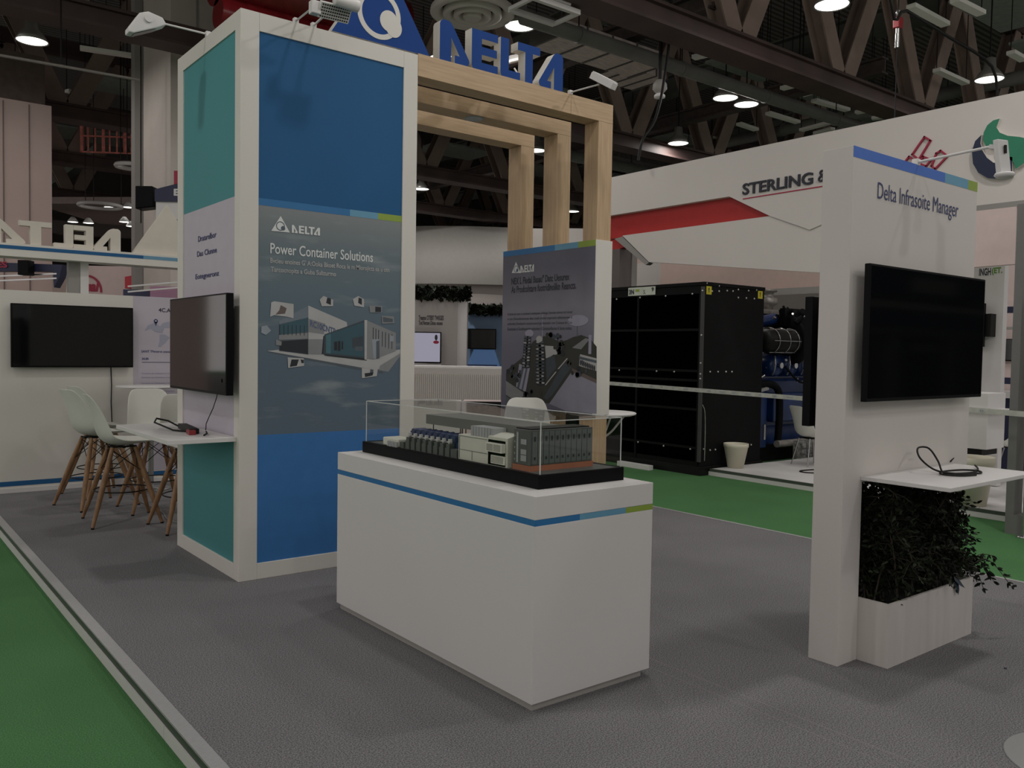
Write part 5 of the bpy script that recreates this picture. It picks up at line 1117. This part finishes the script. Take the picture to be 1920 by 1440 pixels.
b = MB(); b.prism(FR(15), [(q[0][0], q[0][1]-.16), (q[1][0], q[1][1]), (q[1][0], q[1][1]+.12), (q[0][0], q[0][1])], -.2, 0); b.prism(FR(15), [(q[1][0]-.1, q[1][1]-.28), (q[1][0], q[1][1]-.1), (q[1][0]+.05, q[1][1]+.12), (q[1][0]-.12, q[1][1]+.12)], -.2, .01); b.build('beam', NAVY, t)
u, v = q[4]; text('ES', FR(15), u-.05, v-.02, u+.14, v+.09, REDD, t, d=.02, bold=.04)
b = MB()
for dv in (-.34, -.26): b.beam(FR(15)(q[0][0], q[0][1]+dv), FR(15)(q[1][0]-.05, q[1][1]+dv+.22), .025, .025)
for k in range(7): uu = q[0][0]+(q[1][0]-q[0][0])*k/6.2; b.beam(FR(15)(uu, q[0][1]-.34+.03*k), FR(15)(uu, q[0][1]-.1), .02, .02)
b.beam(FR(15.1)(q[0][0]+.1, q[0][1]), FR(15.1)(q[0][0]+.1, -.1), .05, .05); b.beam(FR(15.1)(q[1][0]-.15, q[1][1]), FR(15.1)(q[1][0]-.15, -.1), .05, .05)
b.build('truss_rail', STEEL, t)
t = thing('loudspeaker', tuple(FR(14.7)(*q[2])), 'black box loudspeaker hanging in front of the navy banner, far left', 'speaker')
b = MB(); b.prism(FR(14.75), [(q[2][0], q[3][1]), (q[3][0], q[3][1]), (q[3][0], q[2][1]), (q[2][0], q[2][1])], -.2, 0); b.build('cabinet', BLACKP, t, bevel=.01)
q = [(-8.407, 5.204), (-7.995, 4.695), (-8.738, 5.233), (-8.231, 5.16), (-7.971, 5.281), (-7.405, 4.869), (-7.547, 5.545), (-7.405, 5.243)]
t = thing('loudspeaker', tuple(FR(19)(*q[0])), 'black box loudspeaker hanging beside the big concrete column', 'speaker')
b = MB(); u0, v1 = q[0]; u1, v0 = q[1]; b.prism(FR(15.5), [(u0*15.5/19, 1.7+(v0-1.7)*15.5/19), (u1*15.5/19, 1.7+(v0+.05-1.7)*15.5/19), (u1*15.5/19-.02, 1.7+(v1-1.7)*15.5/19), (u0*15.5/19, 1.7+(v1-1.7)*15.5/19)], -.3, 0); b.build('cabinet', BLACKP, t, bevel=.02)
MB().cyl(FR(15.6)(u0*.82+.1, 3.9), FR(15.6)(u0*.82+.1, 7.1), .012, n=6).build('cable', BLACKM, t)
k_ = 15/19
t = thing('navy_box_sign', tuple(FR(15)(q[4][0]*k_, 4)), 'navy box sign with a white letter and red tag beside the tower', 'sign')
b = MB(); u0, v1 = q[4]; u1, v0 = q[5]; b.prism(FR(15), [(u0*k_, 1.7+(v0-1.7)*k_), (u1*k_, 1.7+(v0-1.7)*k_), (u1*k_, 1.7+(v1-1.7)*k_), (u0*k_, 1.7+(v1-.15-1.7)*k_)], -.3, 0); b.build('box', NAVY, t)
u0 = q[6][0]*k_; v = 1.7+(q[5][1]-1.7)*k_; text('E', FR(15), u0, v+.1, u0+.09, v+.22, WHITE3, t, d=.005, bold=.05)
b = MB(); b.prism(FR(15), [(u0, 1.7+(q[7][1]-1.7)*k_), (u0+.2, 1.7+(q[7][1]-1.7)*k_), (u0+.2, 1.7+(q[6][1]-1.7)*k_), (u0, 1.7+(q[6][1]-1.7)*k_)], -.1, .0); b.build('red_tag', REDD, t)
b = MB(); rbox(b, 15.05, (q[4][0]*k_, v+.0), (q[5][0]*k_, v-.3), None, .35); b.build('white_base', WHITE3, t)
def light_ring(D, px, py, r, label, zz):
    c = FR(D)((px-960)/1598.4*D, zz); t = thing('light_ring', tuple(c), label, 'ring light', 'white oval ring lights under the far left ceiling')
    MB().tube([c+Vector((r*math.cos(a*PI/20), r*math.sin(a*PI/20), 0)) for a in range(40)], .05, 6, closed=True).build('ring', WHITE3, t)
    b = MB()
    for a in (0, 2.1, 4.2): b.cyl(c+Vector((r*math.cos(a), r*math.sin(a), 0)), c+Vector((r*math.cos(a), r*math.sin(a), 12.99-c.z)), .01, n=5)
    b.build('wire', BLACKM, t)
light_ring(19.5, 246, 347, .32, 'upper white oval ring light beside the concrete column', 5.73)
light_ring(24, 188, 386, .55, 'lower white oval ring light under the dark soffit', 5.55)
t = thing('ceiling_canopy', tuple(FR(27)(-14, 4)), 'brown ceiling canopy with small lights behind the header letters', 'canopy')
q = [(-14.582, 5.904), (-10.405, 5.972), (-14.584, 5.57), (-10.404, 5.305)]
b = MB(); b.prism(FR(26), [(q[0][0], q[0][1]), (q[1][0], q[1][1]), (q[1][0], q[1][1]+.2), (q[0][0], q[0][1]+.2)], -6, 0); b.build('soffit', mat('canopy_tan', (.30, .24, .22), .6, var=.08), t)
b = MB(); b.prism(FR(27), [(q[0][0], q[2][1]-.4), (q[1][0], q[3][1]-.3), (q[1][0], q[3][1]), (q[0][0], q[2][1])], -.5, 0); b.build('dark_band', DARK, t)
b = MB(); rbox(b, 31, (q[0][0]*1.15, 4.5), (q[1][0]*1.15, 2), -.1, .3); b.build('back_wall', PINKB, t)
def small_lamp(D, px, py, label, group, r=.13):
    hy = 636.3+(px+300)*.01645; z = 1.7+(hy-py)/1598.4*D; c = FR(D)((px-960)/1598.4*D, z)
    t = thing('spot_lamp', tuple(c), label, 'lamp', group)
    MB().lathe([(0, .16), (.05, .15), (r, .02), (r, 0)], c, 14).build('shade', WHITE3, t)
    MB().lathe([(0, .0), (r*.9, .0)], c, 14).build('lens', LENS, t)
for px, py, l in ((137, 418, 'above the reversed E, left one'), (166, 420, 'above the reversed E, right one'), (233, 418, 'beside the triangle, left one'), (246, 426, 'beside the triangle, lowest one'), (205, 391, 'over the reversed D'), (240, 391, 'highest right, by the loudspeaker')): small_lamp(25.5, px, py, 'small bright lamp under the far canopy, '+l, 'small lamps under the far left canopy', .15)

# ---------------------------------------------------------------- roof structure
def top(x, y):
    return 9.61 if min(abs(x-q) for q in (2.8, 8.6, 14.4, 20.2, 26.5, 33)) < .24 else 12.99
def truss(y, x0, x1, label, off=0, zc=7.0, zt=9.7, h=.28, red=False, nx=3.15):
    t = thing('roof_truss', (x0, y, zc-h), label, 'roof truss', 'dark steel roof trusses')
    b = MB(); b.box(x0, x1, y-.02, y+.34, zc-h, zc)
    b.box(x0, x1, y-.10, y+.42, zc-h-.03, zc-h+.02); b.box(x0, x1, y-.10, y+.42, zc-.02, zc+.03)
    b.build('lower_chord', CHORD, t)
    MB().box(x0, x1, y-.02, y+.34, zt, zt+.4).build('upper_chord', CHORD, t)
    x = off
    while x < x1-nx:
        if x > x0:
            for s_ in (1, -1):
                b = MB(); b.ibeam((x+s_*.14, y+.16, zc), (x+s_*nx/2*.93, y+.16, zt), .38, .30, 0, up=(0, 1, 0)); b.build('diagonal', WEBM, t)
        x += nx
    return t
truss(9.05, -10, 40, 'nearest dark steel roof truss with brown diagonals, crossing at the upper right', off=-6.99)
truss(14.85, -10, 44, 'second dark steel roof truss, seen to the right of the oak posts', off=-6.7)
truss(21.3, -10, 50, 'third dark steel roof truss, seen through the oak portal and left of the column', off=-5.4)
truss(26.6, -10, 54, 'fourth dark steel roof truss, deeper in the hall', off=-4.4)
truss(33.0, -10, 58, 'farthest dark steel roof truss', off=-3)
for x, l in ((8.6, 'grey steel roof beam above the blue letters'), (14.4, 'grey steel roof beam crossing over the middle of the fascia'), (20.2, 'grey steel roof beam at the upper right'), (26.5, 'grey steel roof beam deep at the right'), (33, 'grey steel roof beam far at the right'), (2.8, 'grey steel roof beam behind the tower')):
    b = MB(); b.ibeam((x, -10, 9.9), (x, 50, 9.9), .42, .55, 0, t=.05); tag(b.build('roof_beam', BEAMG, org=(x, 5, 9.6)), l, 'roof beam', 'long grey steel roof beams')
for i, (x, z) in enumerate(((11.5, 7.6), (17.0, 7.7), (23.5, 7.6))):
    b = MB(); b.ibeam((x, 9.3, z), (x, 45, z), .25, .3, 0, t=.04); tag(b.build('cross_beam', mat('beam_brown', (.07, .055, .05), .6, var=.2), org=(x, 9.3, z)), ['brown cross beam', 'brown cross beam, middle one', 'brown cross beam, rightmost one'][i]+' running back from the nearest roof truss', 'roof beam')
def pipe(a, c, r, label, m=PIPE):
    t = thing('ceiling_pipe', a, label, 'pipe'); MB().cyl(a, c, r, n=18).build('pipe', m, t)
    a_, c_v = Vector(a), Vector(c); L = (c_v-a_).length; k = 1.2
    while k < L:
        p_ = a_.lerp(c_v, k/L); MB().cyl(p_, (p_.x, p_.y, 9.6), .012, n=5).build('hanger', BLACKM, t); d_ = (c_v-a_).normalized(); MB().cyl(p_-d_*.03, p_+d_*.03, r*1.12, n=18).build('joint', m, t); k += 2.6
pipe((8.55, 10.72, 6.98), (40, 10.72, 6.98), .125, 'grey insulated pipe running above the fascia from the hanging sign')
pipe((15.2, 18.4, 7.3), (40, 18.4, 7.3), .16, 'grey duct pipe behind the second roof truss')
pipe((-8, 25.3, 7.8), (30, 25.3, 7.8), .2, 'brown pipe seen through the oak portal', mat('pipe_brown', (.07, .05, .045), .5, var=.2))
pipe((21.5, -2, 8.2), (21.5, 19.2, 8.2), .16, 'grey pipe running back at the upper right')
pipe(*[(x, 14.6, z) for x, z in [(1.49, 5.877), (3.82, 5.929)]], .022, 'thin pale cable rail at the upper left', mat('pipe_pale', (.25, .23, .21), .5))
for (x0, x1, y0, y1, z, l) in ((9.55, 12.0, 10.95, 11.75, 7.0, 'silver insulated duct panel above the ribbed spotlight'), (12.3, 13.6, 12.2, 13.2, 7.4, 'small silver duct panel behind the first one')):
    t = thing('duct_panel', (x0, y0, z), l, 'duct'); MB().box(x0, x1, y0, y1, z, z+.28).build('duct', DUCT, t)
    b = MB()
    for k in range(5): x = x0+(x1-x0)*k/4; b.box(x-.02, x+.02, y0-.01, y1+.01, z-.015, z+.29)
    for x in (x0+.1, x1-.1): b.cyl((x, y0+.1, z+.28), (x, y0+.1, 9.6), .012, n=5)
    b.build('strap', mat('strap_dark', (.08, .07, .065), .5), t)
def duct(c0, c1, w_, h_, label, m=BEAMG):
    t = thing('air_duct', c0, label, 'duct'); MB().beam(c0, c1, w_, h_).build('duct', m, t); return t
duct((12, 20.0, 8.2), (40, 20.0, 8.2), 1.1, .6, 'wide dark air duct behind the second roof truss', mat('duct_dark', (.09, .08, .075), .6, var=.3))
duct((-6, 46, 8.4), (34, 46, 8.4), 1.2, .7, 'wide dark air duct deep in the hall', mat('duct_dark', (.09, .08, .075)))
duct((1.2, 13.5, 7.6), (1.2, 19.8, 7.6), .7, .5, 'dark round-cornered air duct at the upper left', mat('duct_dark', (.09, .08, .075)))
# round diffuser
def diffuser(x, y, z, r, label):
    t = thing('ceiling_diffuser', (x, y, z), label, 'air diffuser')
    for k, (a, c, h0) in enumerate(((1.0, .80, .0), (.70, .54, -.03), (.45, .32, -.05), (.22, .0, -.06))):
        MB().lathe([(r*a, z+h0+.10), (r*a*1.02, z+h0+.03), (r*(a-.03), z+h0), (r*c, z+h0+.03), (r*c*.9, z+h0+.12)], (x, y, 0), 40).build('cone', WHITE2, t)
    MB().lathe([(r*.5, z+.14), (r*.92, z+.13), (r*.92, z+.30), (0, z+.32)], (x, y, 0), 40).build('housing', DARK, t); MB().cyl((x, y, z+.3), (x, y, 9.7), r*.45).build('neck', BEAMG, t)
diffuser(7.95, 11.25, 7.0, .66, 'large round white air diffuser beside the first blue letter')
# hanging white sign, top centre
t = thing('hanging_sign', (8.2, 9.9, 6.75), 'white lattice hanging sign cut off by the top edge', 'sign')
b = MB()
A_, B_ = Vector((7.65, 9.35, 6.62)), Vector((9.3, 9.35, 6.62))
for y_, z_ in ((9.35, 6.62), (9.35, 7.2), (9.9, 6.62), (9.9, 7.2)): b.beam((7.65, y_, z_), (8.5, y_, z_), .07, .07)
for k in range(2):
    x = 7.65+k*.85; b.beam((x, 9.35, 7.2), (x, 9.9, 7.2), .05, .05); b.beam((x, 9.9, 6.62), (x, 9.9, 7.2), .05, .05); b.beam((x, 9.35, 6.62), (x, 9.35, 7.2), .05, .05); b.beam((x, 9.35, 6.62), (x, 9.9, 6.62), .05, .05); b.beam((7.65+k*.4, 9.35, 6.62), (8.05+k*.4, 9.35, 7.2), .04, .04)
b.build('lattice', WHITE3, t); b = MB(); b.box(7.68, 8.3, 9.30, 9.33, 6.66, 7.2); b.build('board', WHITE3, t); text('N', FY(9.30), 7.95, 6.75, 8.2, 7.1, INK, t, d=.003, bold=.04)
b = MB(); b.cyl((7.8, 9.6, 7.2), (7.8, 9.6, 9.7), .015, n=6); b.cyl((8.4, 9.6, 7.2), (8.4, 9.6, 9.7), .015, n=6); b.build('wire', BLACKM, t)
t = thing('red_roller', (5, 11.6, 6.6), 'dark red glossy banner roll over the blue tower panel', 'banner')
b = MB(); b.cyl((4.2, 12.2, 6.9), (7.2, 12.2, 6.9), .42, n=28); b.cyl((4.2, 12.1, 6.35), (7.2, 12.1, 6.35), .22, n=24); b.build('roll', DKRED, t)
# ceiling batten fixtures
segs = [[(14.214, 7.36), (15.466, 7.366)], [(14.521, 6.782), (15.42, 6.743)], [(17.755, 8.608), (19.078, 8.609)], [(17.773, 11.429), (19.057, 11.341)], [(17.828, 12.072), (19.073, 12.075)], [(17.886, 12.752), (19.136, 12.743)], [(19.875, 13.133), (19.764, 12.25)], [(20.43, 13.077), (20.343, 12.497)], [(19.416, 11.328), (19.459, 10.984)], [(16.471, 11.398), (16.479, 10.988)], [(17.205, 11.381), (17.183, 10.977)], [(20.184, 11.343), (20.343, 10.881)], [(13.659, 10.954), (13.836, 10.641)], [(13.448, 11.381), (13.533, 11.024)], [(17.969, 11.089), (17.979, 10.699)],
        [(17.791, 7.209), (18.427, 7.215)], [(4.235, 22.375), (4.768, 22.575)], [(3.839, 18.996), (4.79, 18.782)], [(18.158, 13.822), (18.969, 13.873)], [(18.783, 15.173), (19.432, 15.228)]]
BAT = ['slanting beside the red hoist', 'cut by the top edge right of the hoist', 'above the round green emblem', 'left one of a close pair over the fascia', 'second of the row over the fascia lettering', 'leftmost of the row over the fascia lettering', 'nearly level just over the fascia', 'lowest one touching the fascia top line', 'right of the close pair over the fascia', 'short one under the nearest truss', 'short one under the nearest truss, next to the right', 'right end of the short row by the truss', 'short one over the twin lamps', 'short one left of the twin lamps', 'short one in the middle of the truss row', 'cut by the right edge', 'upper left, near the pink column', 'upper left, long one by the concrete column', 'low between lamp and fascia', 'lowest, left of the fascia top']
for i, sg in enumerate(segs):
    (x0, y0), (x1, y1) = sg
    t = thing('batten_light', (x0, y0, 7.6), 'unlit white strip light, '+BAT[i], 'strip light', 'unlit strip lights under the roof')
    MB().beam((x0, y0, 7.6), (x1, y1, 7.6), .16, .07).build('housing', mat('batten_white', (.85, .85, .78), .4), t)
    b = MB(); b.cyl((x0, y0, 7.64), (x0, y0, top(x0, y0)), .01, n=5); b.cyl((x1, y1, 7.64), (x1, y1, top(x1, y1)), .01, n=5); b.build('wire', BLACKM, t)
# roof light panels between beams
rp = random.Random(21); k = 0
for x, y, w_, l_ in ((16.5, 12.0, 2.2, 1.6), (19.5, 12.2, 2.4, 1.5), (22.8, 12.4, 2.2, 1.4), (17.5, 18.2, 2.4, 1.5), (21, 18.4, 2.4, 1.5), (13.5, 17.4, 2, 1.4), (16.0, 24.5, 2.4, 1.6), (20.0, 25.0, 2.6, 1.6), (24, 24.2, 2.6, 1.6), (12.0, 30.5, 3, 1.6), (18, 31.0, 3, 1.6), (5.5, 24.5, 2.6, 1.5), (4.6, 31.0, 3.5, 1.8), (17.3, 6.6, 2.4, 1.6), (20.6, 6.8, 2.4, 1.6), (24.3, 7.2, 2.6, 1.6)):
    k += 1; t = thing('roof_panel', (x, y, 8.7), 'grey green acoustic panel hanging under the roof between the steel beams', 'ceiling panel', 'grey green panels under the roof')
    MB().box(x, x+w_, y, y+l_, 8.7, 8.76).build('panel', mat('panel_grey_green', (.26, .29, .26), .6, var=.12), t)
    b = MB(); b.cyl((x+.1, y+.1, 8.76), (x+.1, y+.1, 12.99), .012, n=5); b.cyl((x+w_-.1, y+l_-.1, 8.76), (x+w_-.1, y+l_-.1, 12.99), .012, n=5); b.build('wire', BLACKM, t)
# hoists and dome
t = thing('chain_hoist', (13.4, 6.6, 6.6), 'red and silver chain hoist hanging at the upper right', 'hoist')
hp = Vector(([(12.385, 6.687)][0][0], 6.6, [(12.385, 6.687)][0][1])); t.location = hp; LOC[t] = hp
b = MB(); b.box(hp.x-.06, hp.x+.06, hp.y-.05, hp.y+.05, hp.z-.12, hp.z+.04); b.build('body', REDP, t, bevel=.01)
b = MB(); b.tube([hp+Vector((.05*math.cos(a), 0, .10+.05*math.sin(a))) for a in [PI/8*i for i in range(16)]], .014, 6, closed=True); b.cyl(hp+Vector((0, 0, -.4)), hp+Vector((0, 0, -.12)), .03); b.cyl(hp+Vector((-.06, 0, -.42)), hp+Vector((-.03, 0, -.1)), .012)
b.build('hook', STEEL, t); MB().cyl(hp+Vector((0, 0, .14)), (hp.x, hp.y, 9.7), .008, n=5).build('chain', BLACKM, t); MB().cyl(hp+Vector((0, 0, -.4)), (hp.x, hp.y, 4.62), .008, n=5).build('wire', BLACKM, t)
dp = Vector(([(10.752, 6.098)][0][0], 9.8, [(10.752, 6.098)][0][1]))
t = thing('dome_projector', tuple(dp), 'grey dome shaped fixture hanging between pipe and oak beam', 'fixture')
MB().lathe([(0, .14), (.07, .125), (.115, .06), (.12, -.02), (.08, -.07), (.05, -.09)], dp, 20).build('dome', mat('dome_grey', (.32, .3, .28), .5), t)
MB().lathe([(.05, -.09), (.09, -.12), (.09, -.16), (0, -.165)], dp, 16).build('lens', WHITE3, t); MB().cyl(dp+Vector((0, 0, .13)), (dp.x, dp.y, 9.7), .03, n=8).build('stem', BLACKM, t)
q = [(10.646, 7.246), (10.519, 6.111), (10.327, 5.437), (10.053, 5.078), (9.966, 4.746)]
P_ = [(a, 9.5, v) for a, v in q]; P_.insert(0, (P_[0][0]-.1, 9.5, 9.6))
tag(MB().tube(smooth(P_, 4), .022, 8).build('hanging_cable', BLACKM, org=P_[0]), 'black cable drooping below the grey dome fixture beside the oak portal', 'cable')
q = [(11.048, 6.447), (11.477, 6.417), (12.725, 6.354), (14.154, 6.242), (14.575, 5.872)]
P_ = [(a, 6.0, v) for a, v in q]; P_.insert(0, (P_[0][0]-.8, 6.0, 9.6))
P_ = P_[:5]+[(P_[4][0]+.25, 6.0, P_[4][2]-.6)]
tag(MB().tube(smooth(P_, 4), .022, 8).build('hanging_cable', BLACKM, org=P_[0]), 'thick black cable slanting down at the upper right', 'cable')
# gantry far left, red light on it put into the base colour
t = thing('red_gantry', tuple(FR(22)(-10.5, 6)), 'red lit steel gantry deep in the hall, left of the column', 'gantry')
redm = mat('gantry_red_light', (.75, .22, .18), .6, var=.3)
b = MB()
q = [(-11.136, 7.395), (-9.665, 7.284), (-11.139, 6.586), (-9.666, 6.515)]
for k in range(9):
    u = q[0][0]+(q[1][0]-q[0][0])*k/8; b.prism(FR(22), [(u, q[2][1]), (u+.02+.04*(k % 3 == 0), q[2][1]), (u+.02+.04*(k % 3 == 0), q[0][1]), (u, q[0][1])], -.05, 0)
for v in (q[0][1], (q[0][1]+q[2][1])/2, q[2][1]): b.prism(FR(22), [(q[0][0], v), (q[1][0], v-.03), (q[1][0], v), (q[0][0], v+.03)], -.05, 0)
b.build('frame', redm, t)
b = MB(); b.beam(FR(22)(q[0][0], q[0][1]), FR(22)(q[0][0], 13), .06, .06); b.beam(FR(22)(q[1][0], q[0][1]), FR(22)(q[1][0], 13), .06, .06); b.build('hanger', BLACKM, t)

# ---------------------------------------------------------------- high-bay lamps (each carries its own light)
def lamp(x, y, z, label, group='bright high-bay lamps under the roof', power=1.0, tilt=None):
    t = thing('highbay_lamp', (x, y, z), label, 'lamp', group)
    MB().lathe([(.05, .42), (.10, .40), (.11, .22), (.20, .12), (.27, .0), (.255, .0), (.18, .11), (0, .14)], (x, y, z), 24).build('reflector', mat('lamp_alu', (.35, .34, .32), .35, .5), t)
    MB().lathe([(0, .012), (.25, .012)], (x, y, z), 24).build('lens', LENS, t)
    MB().cyl((x, y, z+.4), (x, y, top(x, y)), .015, n=6).build('stem', BLACKM, t)
    ld = bpy.data.lights.new('lamp_light', 'AREA'); ld.shape = 'DISK'; ld.size = .46; ld.energy = LAMP_POWER*power; ld.color = (1, .965, .925)
    lo = bpy.data.objects.new('lamp_light', ld); COL.objects.link(lo); lo.parent = t; lo.location = (0, 0, -.005)
VIS = [(8.81, 11.11, 7.0, 'bright high-bay lamp right of the round diffuser'), (14.45, 11.35, 6.98, 'bright high-bay lamp above the fascia, left one of the close pair'), (15.15, 11.35, 6.98, 'bright high-bay lamp above the fascia, right one of the close pair'),
       (11.86, 7.37, 7.0, 'bright high-bay lamp at the top edge, right of centre'), (17.27, 7.36, 7.0, 'bright high-bay lamp just above the right part of the fascia'), (16.58, 14.45, 6.95, 'bright high-bay lamp low behind the first oak post, over the fascia end'),
       (2.72, 17.27, 7.0, 'bright high-bay lamp at the upper left corner'), (14.57, 17.61, 7.0, 'small bright high-bay lamp between the two oak posts'), (15.24, 24.36, 7.0, 'small bright high-bay lamp seen just inside the oak portal'), (21.91, 24.25, 7.0, 'small bright high-bay lamp between the second and third oak posts')]
for x, y, z, l in VIS: lamp(x, y, z, l, power=1.0 if y > 20 else .8)
for x, y, p in LAMPS_UNSEEN: lamp(x, y, 7.3, 'unseen high-bay lamp, from a set partly added as fill light', 'unseen high-bay lamps, some added as fill light', p)

# ---------------------------------------------------------------- stands added behind and left of the camera for screen reflections
t = thing('reflection_stand', (-5, 6, -.1), 'pale grey stand wall added left of the camera for screen reflections', 'wall panel')
MB().box(-6.2, -6, -2, 12, -.1, 1.5).build('panel', WHITE2, t); MB().box(-6.2, -5.98, -2, 12, 1.5, 1.8).build('header', GREYL, t)
t = thing('reflection_stand', (6, -5, -.1), 'stand with a navy header added behind the camera for screen reflections', 'wall panel')
MB().box(-1, 9.9, -6.2, -6, -.1, 3.2).build('panel', GREYP, t); MB().box(-1, 9.9, -5.9, -5.6, 3.2, 4.3).build('header', NAVY, t)
for x in (3.8, 8.2): MB().box(x, x+.4, -6.0, -5.7, -.1, 3.2).build('pilaster', WHITE3, t)

t = thing('reflection_stand', (24, -7, -.1), 'dark machinery stand with navy fascia behind the camera, added only for the screen reflection', 'booth')
MB().box(15, 34, -7.6, -7.3, -.1, 4.9).build('back_wall', mat('stand_dark_wall', (.05, .048, .05), .6, var=.05), t)
MB().box(21.5, 28.0, -7.3, -6.9, 3.35, 4.1).build('fascia', NAVY, t); MB().box(23.2, 25.8, -6.9, -6.88, 3.5, 3.9).build('fascia_panel', GREYP, t)
MB().box(17, 33, -7.29, -6.95, 3.02, 3.2).build('white_band', GREYP, t); MB().box(17, 33, -7.29, -6.98, 2.5, 3.0).build('dark_band', NAVY, t)
MB().box(17, 33, -7.29, -6.97, 2.3, 2.48).build('lower_band', mat('band_grey', (.10, .10, .10), .6), t)
for x in (22.5, 25.8): MB().box(x, x+.35, -7.29, -7.0, -.1, 2.3).build('pillar', mat('band_grey', (.10, .10, .10), .6), t)
MB().box(23.2, 25.5, -7.29, -7.1, .6, 2.2).build('dark_unit', BLACKM, t); MB().box(23.6, 25.1, -7.1, -7.05, 1.85, 2.1).build('sign_panel', mat('band_grey', (.10, .10, .10)), t)
